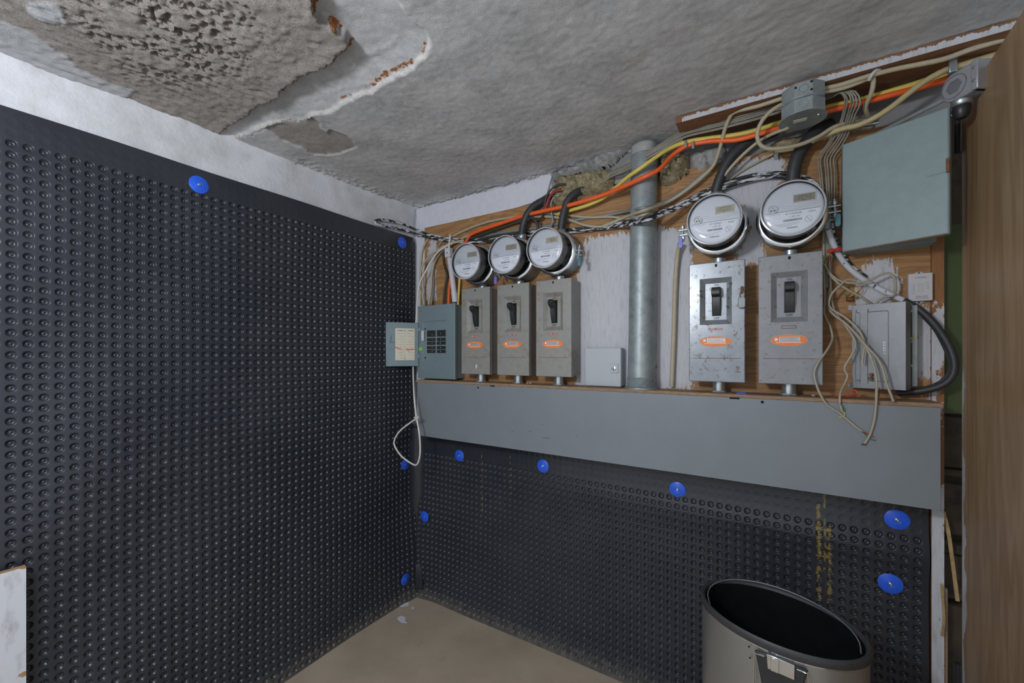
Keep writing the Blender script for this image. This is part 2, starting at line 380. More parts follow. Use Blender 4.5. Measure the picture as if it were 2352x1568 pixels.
FLAKE2 = cpx([(48, -20), (138, -20), (146, 26), (112, 30), (80, 18)])
xs = np.arange(0.0, 2.301, 0.0048); ys = -np.arange(0.0, 1.612, 0.0048)
X, Y = np.meshgrid(xs, ys, indexing='ij')
na = vnoise(X, Y, 12, 1.0); nb = vnoise(X, Y, 45, 5.0, 4); nc = vnoise(X, Y, 5, 8.0)
WX = X + 0.010 * na + 0.006 * nb; WY = Y + 0.010 * vnoise(X, Y, 12, 31.0) + 0.006 * vnoise(X, Y, 45, 37.0)
sc = sdf_poly(WX, WY, COAT); sb = sdf_poly(WX, WY, BREAK); sp = sdf_poly(WX, WY, PATCH); sf = np.maximum(sdf_poly(WX, WY, FLAKE), sdf_poly(WX, WY, FLAKE2))
st = lambda a, wd: np.clip(a / wd + 0.5, 0, 1)
coat = st(sc, 0.003); brk = st(sb, 0.003); lath = brk * (1 - coat); patch = st(sp, 0.006) * (1 - brk); flake = st(sf, 0.004)
pc = Zp(400, 75, 2.035); nd = vnoise(X, Y, 75, 71.0, 2)
pit = np.exp(-(((X - pc[0]) / 0.20) ** 2 + ((Y - pc[1]) / 0.14) ** 2)) * np.clip((nd + 0.05) * 4, 0, 1) * np.clip((na + 0.35) * 2, 0, 1)
zc = H + 0.0275 * np.maximum(Y, -1.6) + 0.004 * nc
lump = np.clip(1 - X / 0.10, 0, 1) * (Y > -0.7) + np.clip(1 + Y / 0.06, 0, 1) * (X < 1.0)
z = zc + (0.009 + 0.014 * np.clip(sb / 0.07, 0, 1)) * lath + 0.005 * patch * (1 - lath) - 0.004 * flake + 0.0012 * nb - 0.010 * lump * np.clip(nb * 2 + 0.2, 0, 1)
z += coat * (0.002 + 0.0022 * nb + 0.020 * pit * st(sc - 0.10, 0.1)) - coat * (1 - st(sc - 0.03, 0.03)) * 0.004
ridge = np.exp(-((sb - 0.075 + 0.01 * na) / 0.010) ** 2) * lath
z -= 0.0025 * ridge
edge = np.clip(1.3 - np.abs(sb - 0.002) / (0.0030 + 0.004 * np.clip(na + 0.3, 0, 1)), 0, 1) * (sb > -0.004) + np.clip(1 - np.abs(sp - 0.001) / 0.0035, 0, 1) * (1 - brk)
edge = np.clip(edge * (1 - coat), 0, 1)
rustm = 1.7 * np.clip(1 - np.abs(sc + 0.004) / 0.014, 0, 1) * np.clip(vnoise(X, Y, 30, 57.0) * 2 + 0.55, 0, 1) + 1.0 * np.clip(1 - np.abs(sb - 0.012) / 0.014, 0, 1) * np.clip(vnoise(X, Y, 9, 51.0) * 2 + 0.25, 0, 1)
m = grid_mb(np.c_[X.ravel(), Y.ravel(), z.ravel()], len(xs), len(ys))
nb_ = len(m.v); zb = H - 0.044
m.add([(0, -1.61, zb), (2.3, -1.61, zb), (2.3, RY, zb), (0, RY, zb), (2.3, 0, H), (RX, 0, H), (RX, RY, zb), (2.3, RY, zb)], [(0, 3, 2, 1), (4, 7, 6, 5)])
o = struct('ceiling', m, 'ceiling_plaster', angle=80, fix=False)
for nme, a in (('coat', np.clip(coat + patch * 0.9, 0, 1)), ('lath', lath), ('flake', flake), ('edge', edge), ('rust', rustm)):
    set_attr(o.data, nme, np.r_[a.ravel(), np.zeros(8)])
struct('ceiling_slab', MB().box(0, RX, RY, 0, H + 0.05, H + 0.1), 'wall_plain', smooth=False)

# ------------------------------------------------------------------ dimpled drainage membranes
def membrane(name, label, toworld, u_edges, z_edges, shallow, u_first, z_top, z_bot, u_end, offset, drips):
    # one cell: square outline of 12 points, rings going down into the dimple
    sq = [(1, -1), (1, -1 / 3), (1, 1 / 3), (1, 1), (1 / 3, 1), (-1 / 3, 1), (-1, 1), (-1, 1 / 3), (-1, -1 / 3), (-1, -1), (-1 / 3, -1), (1 / 3, -1)]
    p = 0.0276; hp = p / 2
    ang = [math.atan2(b, a) for a, b in sq]
    rings = [(0.0112, 0.0), (0.0104, 0.0001), (0.0096, 0.0011), (0.0070, 0.0062), (0.0045, 0.0074), (0.0023, 0.0072), (0.0013, 0.0056)]
    cu = [a * hp for a, b in sq]; cz = [b * hp for a, b in sq]; cd_ = [0.0] * 12
    for r, dd in rings:
        cu += [r * math.cos(t) for t in ang]; cz += [r * math.sin(t) for t in ang]; cd_ += [dd] * 12
    cu.append(0); cz.append(0); cd_.append(0.0053)
    cu, cz, cd_ = map(np.array, (cu, cz, cd_)); nvc = len(cu); nr = len(rings)
    cf = [(j * 12 + i, j * 12 + (i + 1) % 12, (j + 1) * 12 + (i + 1) % 12, (j + 1) * 12 + i) for j in range(nr) for i in range(12)]
    ctri = [(nr * 12 + i, nr * 12 + (i + 1) % 12, nvc - 1) for i in range(12)]
    A, B = np.meshgrid(u_edges, z_edges, indexing='ij'); n = A.size
    uu = (A.ravel()[:, None] + cu).ravel(); zz = (B.ravel()[:, None] + cz).ravel()
    dep = np.where(B.ravel() > shallow, 0.06, 1.0)[:, None] * cd_ * np.where(B.ravel() > shallow, 1, rng.uniform(0.8, 1.05, n))[:, None]
    dep = dep.ravel()
    base = (np.arange(n) * nvc)
    loops = np.concatenate([(base[:, None, None] + np.array(cf)).reshape(n, -1), (base[:, None, None] + np.array(ctri)).reshape(n, -1)], axis=1).ravel()
    sizes = np.tile(np.r_[np.full(len(cf), 4), np.full(len(ctri), 3)], n)
    # plain border strips: top and bottom edges and side edge of the sheet
    verts_u, verts_z, verts_d = [uu], [zz], [dep]; nvt = uu.size; extra_l = []; extra_s = []
    ua, ub = u_edges.min() - hp, u_edges.max() + hp; za, zb2 = z_edges.min() - hp, z_edges.max() + hp
    for (a0, a1, b0, b1) in ((u_end[0], u_end[1], zb2, z_top), (u_end[0], u_end[1], z_bot, za), (u_end[0], ua, za, zb2), (ub, u_end[1], za, zb2)):
        if a1 - a0 < 1e-4 or b1 - b0 < 1e-4: continue
        gu = np.linspace(a0, a1, max(2, int((a1 - a0) / 0.03) + 1)); gz = np.linspace(b0, b1, max(2, int((b1 - b0) / 0.03) + 1))
        GU, GZ = np.meshgrid(gu, gz, indexing='ij'); verts_u.append(GU.ravel()); verts_z.append(GZ.ravel()); verts_d.append(np.zeros(GU.size))
        for i in range(len(gu) - 1):
            for j in range(len(gz) - 1):
                q = nvt + i * len(gz) + j; extra_l += [q, q + len(gz), q + len(gz) + 1, q + 1]; extra_s.append(4)
        nvt += GU.size
    uu = np.concatenate(verts_u); zz = np.concatenate(verts_z); dep = np.concatenate(verts_d)
    loops = np.r_[loops, np.array(extra_l, dtype=np.int64)].astype(np.int64); sizes = np.r_[sizes, np.array(extra_s, dtype=np.int64)]
    key = np.round(np.c_[uu, zz, dep] * 20000).astype(np.int64)
    _, first, inv = np.unique(key, axis=0, return_index=True, return_inverse=True); inv = inv.ravel()
    uu, zz, dep = uu[first], zz[first], dep[first]; loops = inv[loops]
    off = offset(uu, zz); P = toworld(uu, zz, off - dep)
    me = bpy.data.meshes.new(name); me.vertices.add(len(uu)); me.vertices.foreach_set('co', P.astype(np.float32).ravel())
    me.loops.add(len(loops)); me.loops.foreach_set('vertex_index', loops.astype(np.int32))
    me.polygons.add(len(sizes)); st_ = np.r_[0, np.cumsum(sizes)[:-1]]; me.polygons.foreach_set('loop_start', st_.astype(np.int32))
    me.update(calc_edges=True); me.validate()
    me.materials.append(MATS['membrane']); me.shade_smooth()
    dv = np.zeros(len(uu))
    for (du, z1, z0, wd) in drips: dv = np.maximum(dv, np.exp(-((uu - du) / wd) ** 2) * (zz < z1) * (zz > z0))
    set_attr(me, 'drip', dv); set_attr(me, 'dust', np.clip(1 - zz / 0.14, 0, 1))
    o = bpy.data.objects.new(name, me); COL.objects.link(o); o['_o'] = [0, 0, 0]
    so = o.modifiers.new('t', 'SOLIDIFY'); so.thickness = 0.0008; so.offset = 0
    o.modifiers.remove(so)
    return tag(o, label, 'membrane', 'dimpled drainage sheets')
p = 0.0276
uL = 1.404 + 8 * p - np.arange(0, 100) * p; uL = uL[uL > 0.05]; zL = 1.786 + 3 * p - np.arange(0, 80) * p; zL = zL[zL > p / 2]; zL = zL[zL < 1.862]
def offL(u, z):
    o = 0.022 + 0.004 * np.sin(u * 5 + 1) * np.sin(z * 4 + 2) + 0.003 * np.sin(u * 11 + z * 7)
    return o + 0.030 * np.exp(-(u / 0.10) ** 2) * np.clip((0.55 - z) / 0.3, 0, 1) + 0.010 * np.clip((0.10 - z) / 0.1, 0, 1)
membrane('drainage_membrane', 'black dimpled drainage sheet covering the left wall from floor to white band', lambda u, z, d: np.c_[d, -u, z], uL, zL, 1.79, 0, 1.875, 0.0, (0.048, uL.max() + p / 2 + 0.03), offL, [])
uR = 1.357 + 24 * p - np.arange(0, 100) * p; uR = uR[(uR > 0.03) & (uR < 1.975)]; zR = 0.742 + 3 * p - np.arange(0, 40) * p; zR = zR[(zR > p / 2)]
def offR(u, z):
    o = 0.022 + 0.003 * np.sin(u * 6) * np.sin(z * 5 + 1) + 0.004 * np.sin(u * 3.1 + z * 6)
    o = o + 0.012 * np.exp(-((z - 0.70) / 0.05) ** 2) * np.clip(u - 0.5, 0, 1)
    return o + 0.028 * np.exp(-(u / 0.10) ** 2) * np.clip((0.55 - z) / 0.3, 0, 1) + 0.014 * np.clip((0.10 - z) / 0.1, 0, 1)
DR = [(R(1106, 1100, .02)[0], 0.80, 0.50, 0.003), (R(1173, 1080, .02)[0], 0.80, 0.62, 0.002), (R(1880, 1200, .02)[0], 0.80, 0.50, 0.006), (R(1893, 1180, .02)[0], 0.84, 0.60, 0.0025), (R(1905, 1230, .02)[0], 0.74, 0.5, 0.005)]
membrane('drainage_membrane', 'black dimpled drainage sheet on the back wall below the long grey trough', lambda u, z, d: np.c_[u, -d, z], uR, zR, 0.75, 0, 0.90, 0.0, (0.012, 1.988), offR, DR)
# loose flap of the sheet where the two sheets meet at the floor
fl = [V(0.052, -0.050, 0.02), V(0.060, -0.062, 0.08), V(0.050, -0.052, 0.15), V(0.046, -0.046, 0.19)]
m = MB(); vs = []
for q, wd in zip(fl, (0.030, 0.034, 0.026, 0.008)): vs += [q + V(wd, 0.012, 0), q, q + V(-0.004, -0.002, 0), q + V(wd, 0.009, 0)]
m.add(vs, [(i * 4 + j, i * 4 + (j + 1) % 4, i * 4 + 4 + (j + 1) % 4, i * 4 + 4 + j) for i in range(3) for j in range(4)] + [(0, 1, 2, 3), (12, 13, 14, 15)])
single('membrane_flap', m, 'membrane', 'curled black flap of sheet in the floor corner', 'membrane')

# plain folded strip of sheet in the corner itself, under the trough
arc = [(0.018 + 0.055 * (1 - math.sin(a_)), -0.018 - 0.055 * (1 - math.cos(a_))) for a_ in np.linspace(0.02, math.pi / 2 - 0.02, 9)]
arc2 = [(x_ - 0.0012, y_ + 0.0012) for x_, y_ in arc]
m = MB().prism(arc + arc2[::-1], (0, 0, 0.0), (1, 0, 0), (0, 1, 0), (0, 0, 0.875))
single('membrane_corner_strip', m, 'membrane', 'plain folded strip of black sheet in the room corner below the trough', 'membrane')
# blue fastening washers
WASH = [('L', 457, 424, 'blue plastic washer near the top of the left sheet, far from the corner'),
        ('L', 924, 557, 'blue plastic washer at the top right corner of the left sheet'),
        ('L', 931, 1066, 'blue plastic washer on the left sheet behind the hanging white cord loop'),
        ('L', 931, 1330, 'blue plastic washer on the left sheet near the floor corner'),
        ('R', 1055, 1046, 'first blue plastic washer below the trough, nearest the corner'),
        ('R', 1247, 1070, 'blue plastic washer below the trough between two ochre drips and the middle'),
        ('R', 975, 1186, 'blue plastic washer on the back sheet tight against the room corner'),
        ('R', 1556, 1124, 'blue plastic washer under the middle of the grey trough'),
        ('R', 2060, 1193, 'large looking blue plastic washer under the right end of the trough'),
        ('R', 2045, 1340, 'blue plastic washer beside the bin, lowest on the back sheet')]
for side, x, y, lab in WASH:
    if side == 'L':
        c = L(x, y, 0.016); d0 = offL(np.array([-c[1]]), np.array([c[2]]))[0] + 0.001; c = L(x, y, d0); ax = V(1, 0, 0)
    else:
        c = R(x, y, 0.016); d0 = offR(np.array([c[0]]), np.array([c[2]]))[0] + 0.001; c = R(x, y, d0); ax = V(0, -1, 0)
    t = thing('membrane_fastener', lab, 'washer', c, 'blue membrane fasteners')
    part('washer', MB().lathe([(0.0005, 0.0035), (0.006, 0.0035), (0.008, 0.0022), (0.010, 0.0030), (0.013, 0.0020), (0.027, 0.0012), (0.0282, 0.0004), (0.028, -0.0015)], c, ax, 28, caps=False), 'blue_plastic', t, fix=True)
    part('nail_head', MB().lathe([(0.0045, 0.002), (0.0045, 0.0052), (0.0030, 0.0060), (0.0012, 0.0056)], c, ax, 14), 'zinc', t, 'grey steel nail head')

# ------------------------------------------------------------------ plywood backboard (vertex attribute: where it is painted)
def painted_grid(name, x0, x1, z0, z1, d0, d1, step, mat, patches, top=None):
    xs = np.linspace(x0, x1, int((x1 - x0) / step) + 1); zs = np.linspace(z0, z1, int((z1 - z0) / step) + 1)
    X_, Z_ = np.meshgrid(xs, zs, indexing='ij'); m = grid_mb(np.c_[X_.ravel(), np.full(X_.size, -d1), Z_.ravel()], len(xs), len(zs))
    o_ = len(m.v)
    m.add([(x0, -d0, z0), (x1, -d0, z0), (x1, -d0, z1), (x0, -d0, z1), (x0, -d1, z0), (x1, -d1, z0), (x1, -d1, z1), (x0, -d1, z1)], [(0, 1, 2, 3), (0, 4, 5, 1), (1, 5, 6, 2), (2, 6, 7, 3), (3, 7, 4, 0)])
    a = np.full(X_.shape, -1.0)
    for poly in patches: a = np.maximum(a, sdf_poly(X_, Z_, poly) / 0.035)
    a = np.clip(a * 0.5 + 0.5, 0, 1)
    return m, np.r_[a.ravel(), np.zeros(8)]
def rp(*pts): return [tuple(R(x, y, 0.02)[[0, 2]]) for x, y in pts]
PATCHES = [rp((1325, 640), (1345, 548), (1455, 530), (1462, 893), (1325, 893)), rp((1500, 520), (1590, 530), (1592, 893), (1500, 893)),
           rp((1665, 400), (1720, 362), (1800, 362), (1805, 400), (1760, 470), (1700, 470), (1665, 450)), rp((1690, 450), (1770, 450), (1752, 520), (1755, 600), (1700, 620), (1685, 590), (1720, 530)),
           rp((1965, 660), (1975, 620), (2000, 598), (2050, 595), (2068, 640), (2060, 690), (2000, 712), (1975, 700)), rp((2098, 705), (2125, 700), (2150, 740), (2150, 868), (2098, 866)),
           rp((2130, 900), (2150, 895), (2150, 915), (2130, 915)), rp((985, 550), (1003, 548), (1000, 600), (1002, 690), (978, 690)), rp((1960, 690), (1990, 690), (1990, 705), (1960, 705))]
m, a = painted_grid('plywood', 0.078, 1.992, 1.125, 1.925, 0.004, 0.02, 0.016, 'plywood', PATCHES)
o = single('plywood_backboard', m, 'plywood', 'brown plywood backboard with white paint patches behind the meters', 'board', loc=(0, 0, 0), smooth=False, fix=False); set_attr(o.data, 'paint', a)
# edge strip of the board, white paint flaking
m, a = painted_grid('t', 1.993, 2.018, 0.0, 1.93, 0.0, 0.024, 0.012, 'trim_wood', [[(1.97, 1.05), (2.008, 1.05), (2.006, 1.2), (2.03, 1.28), (2.03, 1.4), (2.0, 1.4), (1.97, 1.3)], [(1.97, 0), (2.03, 0), (2.03, 0.9), (1.97, 0.9)]])
o = struct('trim_3', m, 'trim_wood', 'narrow wooden edge strip with flaking white paint beside the door gap', smooth=False, fix=False); set_attr(o.data, 'paint', a)
# olive door frame beyond the board and rotten boards below it
struct('door_frame', MB().box(2.022, 2.075, 0.0, 0.055, 1.10, 1.62), 'olive_paint', 'olive green door frame in the gap beside the open door', bevel=0.002)
struct('wall_cavity', MB().box(2.0, RX, 0.075, 0.11, 0, 1.95), 'dark_shaded_board', 'rough wall in the gap, coloured dark for the shade there', smooth=False)  # dark colour paints the shade of the gap above the frame
t = thing('rotten_boards', 'dark rotten wooden boards in the gap below the olive frame', 'boards', (2.04, 0.03, 0.0))
for i, (za, zb) in enumerate(((0, .33), (.34, .56), (.575, .70), (.71, .735), (.76, .90), (.92, .94), (.95, 1.09))):
    part('board', MB().box(2.022, 2.10, 0.012 + 0.012 * (i % 3), 0.06, za, zb), 'dark_shaded_board', t, bevel=0.003)
for pts, r, lab in (([R(2167, 1175, .01), R(2180, 1230, .015), R(2200, 1380, .02)], 0.0045, 'long split sliver of pale wood leaning across the gap by the door'),
                    ([R(2162, 1340, .03), R(2168, 1420, .035), R(2163, 1460, .035)], 0.003, 'short bent wood splinter at the foot of the edge strip')):
    single('wood_splinter', MB().tube(pts, r, 5, flat=0.4, flatdir=(0, 1, 0)), 'straw_wood', lab, 'splinter', 'wood splinters')
single('wood_strip', MB().box(2.0185, 2.027, -0.016, -0.004, 0.0, 0.62), 'ledge_wood', 'thin orange brown wood strip low beside the edge strip', 'strip', bevel=0.002)

# ------------------------------------------------------------------ open door leaf on the right, with a door closer
hx, hy = 2.045, -0.05; dd = V(-0.041, -0.999, 0); dn = V(0.999, -0.041, 0); DT = 1.925; DWd = 0.86
us = np.linspace(0, DWd, 90); zs = np.linspace(0.012, DT, 150)
U, Z = np.meshgrid(us, zs, indexing='ij')
P = V(hx, hy, 0) + U.ravel()[:, None] * dd + np.c_[np.zeros(U.size), np.zeros(U.size), Z.ravel()]
m = grid_mb(P, len(us), len(zs)); q = V(hx, hy, 0.012); m.obox(q, dd * DWd, dn * 0.036, V(0, 0, DT - 0.012)); m.f.pop(-4)
a = np.maximum((0.013 - U) / 0.02 + 0.5 - 0.55 * (Z > 1.30), 0); n2 = vnoise(U, Z, 9, 77.0)
a = np.where(Z < 0.82, (0.020 + 0.022 * n2 - U) / 0.02 + 0.5, (0.014 + 0.028 * n2 - U) / 0.02 + 0.42); a = np.where(Z > 1.28, 0, a)
t = thing('door_1', 'brown wood-grain door standing open at the right with white paint drips', 'door', (hx, hy, 0.0)); tag(t, kind='structure'); del t['category']
o = part('door_leaf', m, 'door_laminate', t, smooth=False, fix=False); set_attr(o.data, 'paint', np.r_[np.clip(a, 0, 1).ravel(), np.zeros(8)])
# hinge knuckles
for zz in (0.35, 1.80): part('hinge', MB().cyl((hx - 0.006, hy + 0.008, zz), (hx - 0.006, hy + 0.008, zz + 0.09), 0.007, 10), 'black_plastic', t, 'dark metal hinge')

c0 = V(1.973, -0.165, 0); c1 = V(2.021, -0.232, 0); ex = (c1 - c0); ln = np.linalg.norm(ex); ex /= ln; ey = V(-ex[1], ex[0], 0); zt, zb = 1.944, 1.876
if ey[1] < 0: ey = -ey
t = thing('door_closer', 'silver grey door closer fixed high on the open door', 'door closer', (c0[0], c0[1], zb))
prof = [(0.026 * math.cos(s_) + 0.030, 0.034 + 0.034 * math.sin(s_)) for s_ in np.linspace(math.pi / 2, 3 * math.pi / 2, 13)] + [(ln, 0.0), (ln, 0.068)]
o = V(c0[0], c0[1], zb)
part('body', MB().prism(prof, o, ex, V(0, 0, 1), ey * 0.036), 'closer_silver', t, bevel=0.003)
part('end_cap', MB().obox(o + ex * (ln - 0.012) - ey * 0.003, ex * 0.014, ey * 0.036, V(0, 0, 0.068)), 'closer_silver', t, bevel=0.002)
cc = o + ex * 0.034 + V(0, 0, 0.034)
part('cap_ring', MB().lathe([(0.027, 0.0), (0.027, 0.002), (0.0255, 0.002), (0.0255, 0.0)], cc, -ey, 28, caps=False), 'aluminium', t)
part('hexagon_plug', MB().lathe([(0.017, 0.0), (0.017, 0.0015), (0.0145, 0.0015), (0.0145, 0.0004)], cc, -ey, 6, caps=True), 'aluminium', t)
for s_ in (0.02, 0.05): part('screw', MB().lathe([(0.004, 0.003), (0.004, 0.0045), (0.002, 0.005)], o + ex * (ln - 0.005) + V(0, 0, s_), -ey, 10), 'zinc', t)
kb = o + ex * 0.035 + ey * 0.018 + V(0, 0, -0.001)
part('spindle_collar', MB().lathe([(0.019, 0.0), (0.019, 0.008), (0.016, 0.012)], kb, (0, 0, -1), 20), 'zinc', t)
part('spindle_knob', MB().lathe([(0.016, 0.012), (0.017, 0.02), (0.015, 0.034), (0.009, 0.042)], kb, (0, 0, -1), 16), 'black_plastic', t, 'black knob under the closer')
a0 = o + ex * 0.01 + ey * 0.02 + V(0, 0, 0.030); a1 = R(1998, 312, 0.035); av = a1 - a0
part('arm', MB().obox(a0 - V(0, 0, 0.008), av, V(0, 0.006, 0), V(0, 0, 0.010)), 'galvanised', t, 'flat grey closer arm', bevel=0.001)

# ------------------------------------------------------------------ plank screwed under the ceiling
xs = np.linspace(1.352, 2.75, 120); m = MB(); zt = 2.044; zb = 2.022; y0, y1 = -0.0, -0.170
zs = np.linspace(zb, zt, 6); U, Z = np.meshgrid(xs, zs, indexing='ij')
m = grid_mb(np.c_[U.ravel(), np.full(U.size, y1), Z.ravel()], len(xs), len(zs)); m.box(1.352, 2.75, y1, y0 - 0.01, zb, zt)
m.f.pop(-4)
a = 0.5 + (zt - 0.006 - Z) / 0.02 + 0.0; a = np.where(U < 1.375, 0, a)
o = single('ceiling_plank', m, 'plank_wood', 'brown plank under the ceiling with a white painted front edge', 'plank', loc=(0, 0, 0), smooth=False, fix=False); set_attr(o.data, 'paint', np.r_[np.clip(a, 0, 0.95).ravel(), np.zeros(8)])
# insulation pushed into the gap, and bare concrete
def clump(name, lab, poly, d0, d1, mat, seed, group=None):
    pl = np.array([R(x, y, d1)[[0, 2]] for x, y in poly]); lo = pl.min(0) - 0.01; hi = pl.max(0) + 0.01
    xs = np.arange(lo[0], hi[0], 0.006); zs = np.arange(lo[1], hi[1], 0.006); X_, Z_ = np.meshgrid(xs, zs, indexing='ij')
    n_ = vnoise(X_, Z_, 22, seed); n3 = vnoise(X_, Z_, 70, seed + 3); s_ = sdf_poly(X_ + 0.008 * n_, Z_ + 0.008 * n3, pl); dpt = np.clip(s_ / 0.02, 0, 1) ** 0.5
    d_ = d0 + (d1 - d0) * dpt * (1 + 0.5 * n_ + 0.5 * n3)
    m = grid_mb(np.c_[X_.ravel(), -d_.ravel(), Z_.ravel()], len(xs), len(zs)); keep = (s_ > -0.004).ravel()
    m.f = [f for f in m.f if all(keep[i] for i in f)]
    used = sorted({i for f in m.f for i in f}); ix = {v: i for i, v in enumerate(used)}; m.v = [m.v[i] for i in used]; m.f = [tuple(ix[i] for i in f) for f in m.f]
    return single(name, m, mat, lab, 'insulation' if 'insul' in name else 'plaster' if 'plaster' in name else 'concrete', group, loc=None, angle=70, fix=False)
clump('insulation_wad', 'wide wad of mineral wool stuffed above the three left meters', [(1268, 404), (1330, 390), (1392, 380), (1412, 400), (1400, 428), (1385, 442), (1340, 448), (1300, 470), (1270, 468), (1262, 440)], 0.0, 0.05, 'insulation', 4.0, 'mineral wool wads')
clump('insulation_wad', 'lump of mineral wool hanging beside the top of the big pipe', [(1508, 352), (1545, 335), (1578, 345), (1582, 385), (1560, 405), (1535, 422), (1512, 418), (1505, 390)], 0.0, 0.06, 'insulation', 14.0, 'mineral wool wads')
clump('insulation_wad', 'flat wad of mineral wool above the right pair of meters', [(1768, 322), (1800, 308), (1850, 300), (1868, 318), (1830, 338), (1775, 342)], 0.01, 0.05, 'insulation', 24.0, 'mineral wool wads')
clump('insulation_wad', 'dark wad of mineral wool above the green cabinet', [(1950, 275), (1985, 262), (2010, 262), (2010, 285), (1960, 298)], 0.01, 0.045, 'insulation', 29.0, 'mineral wool wads')
clump('concrete_patch', 'bare concrete patch with white plaster smear right of the wool lump', [(1585, 348), (1660, 322), (1672, 345), (1660, 372), (1590, 398)], 0.0, 0.032, 'concrete_grey', 34.0)
clump('plaster_edge', 'broken plaster edge hanging over the wide wool wad', [(1262, 410), (1310, 399), (1345, 393), (1392, 378), (1425, 345), (1470, 325), (1470, 312), (1400, 335), (1320, 372), (1262, 396)], 0.0, 0.055, 'concrete_grey', 54.0)
clump('concrete_patch', 'broken grey plaster around the top of the big pipe', [(1395, 405), (1430, 372), (1460, 345), (1520, 322), (1560, 310), (1552, 345), (1500, 372), (1450, 405), (1400, 428)], -0.002, 0.02, 'concrete_grey', 44.0)

# ================================================================== WIREWAY TROUGH AND LEDGE
TX0, TX1, TZ0, TZ1, TD = 0.140, 1.985, 0.863, 1.126, 0.13
t = thing('wireway_trough', 'long grey metal wiring trough across the back wall', 'trough', (1.06, -0.065, TZ0))
part('body', MB().box(TX0, TX1, -0.020, -TD + 0.002, TZ0 + 0.002, TZ1 - 0.002), 'trough_grey', t)
part('cover', MB().box(TX0, TX1, -TD + 0.0015, -TD, TZ0, TZ1), 'trough_grey', t, bevel=0.0006)
kx = [R(x, y, TD)[[0, 2]] for x, y in ((1342, 952), (1380, 954), (1380, 983), (1342, 981))]; kc = np.mean(kx, axis=0)
m = MB()
for dx, dz, sx, sz in ((-.031, 0, .0012, .024), (.031, 0, .0012, .024), (0, .024, .031, .0012), (0, -.024, .031, .0012)): m.box(kc[0] + dx - sx, kc[0] + dx + sx, -TD - 0.0004, -TD + 0.001, kc[1] + dz - sz, kc[1] + dz + sz)
part('knockout_outline', m, 'trough_grey', t)
for x, y in ((1098, 890), (1751, 923)):
    c = R(x, y, TD); part('screw_hole', MB().lathe([(0.0042, -0.001), (0.0042, 0.0006)], c, (0, -1, 0), 12), 'black_hole', t)
for x, y, w_ in ((1131, 886, 0.012), (1687, 914, 0.014)):
    c = R(x, y, TD); part('slot', MB().box(c[0] - w_, c[0] + w_, -TD - 0.0006, -TD + 0.002, c[2] - 0.003, c[2] + 0.002), 'black_hole', t)
for x, y, w_ in ((1177, 990, .006), (1217, 990, .006), (1255, 1006, .017), (1325, 1002, .004), (1245, 975, .003)):
    c = R(x, y, TD); part('rust_scratch', MB().obox(c - V(w_, 0.0004, 0.001), V(2 * w_, 0, 0.002), V(0, 0.001, 0), V(0, 0, 0.002)), 'rust', t)
single('wooden_ledge', MB().box(TX0 - 0.02, 1.992, -0.02, -TD + 0.004, TZ1 - 0.001, TZ1 + 0.011), 'ledge_wood', 'dusty wooden ledge strip along the top of the trough', 'ledge', bevel=0.002, smooth=False)
LZ = TZ1 + 0.0112

# ------------------------------------------------------------------ large pipe, conduit
t = thing('steel_pipe', 'thick galvanised steel pipe standing between the meter groups', 'pipe', (1.213, -0.07, LZ))
p0 = V(1.213, -0.072, LZ); p1 = V(1.221, -0.055, 2.03)
part('pipe', MB().tube([p0, p0 * 0.5 + p1 * 0.5, p1], 0.0475, 36, 0.05), 'galvanised', t)
m = MB()
for i in range(8): m.lathe([(0.0485, 0), (0.0505, 0.0025), (0.0485, 0.005)], p0 + V(0, 0, 0.002 + i * 0.005), (0, 0, 1), 36, caps=False)
part('thread', m, 'galvanised', t)
part('locknut', MB().lathe([(0.058, 0.0), (0.058, 0.006), (0.049, 0.008)], p0, (0, 0, 1), 30), 'galvanised', t)
m = MB().prism([(0.0495 * math.cos(s_) * (1 + .06 * math.sin(5 * s_)), 0.0495 * math.sin(s_)) for s_ in np.linspace(0, 2 * math.pi, 26)[:-1]], p1 + V(0, 0, -0.035), V(1, 0, 0), V(0, 1, 0), V(0, 0, 0.03))
part('plaster_collar', m, 'concrete_grey', t, 'flaking white plaster collar')
sc_ = [R(x, y, 0.119 - 0.02)[[0, 2]] for x, y in ((1453, 640), (1466, 618), (1470, 630), (1462, 660), (1452, 672))]
single('thin_conduit', MB().tube([R(1562, 558, .06), R(1556, 590, .04), R(1551, 660, .035), R(1548, 760, .035), R(1543, 888, .035)], 0.0082, 12), 'beige_cable', 'beige cable running straight down right of the big pipe', 'cable')

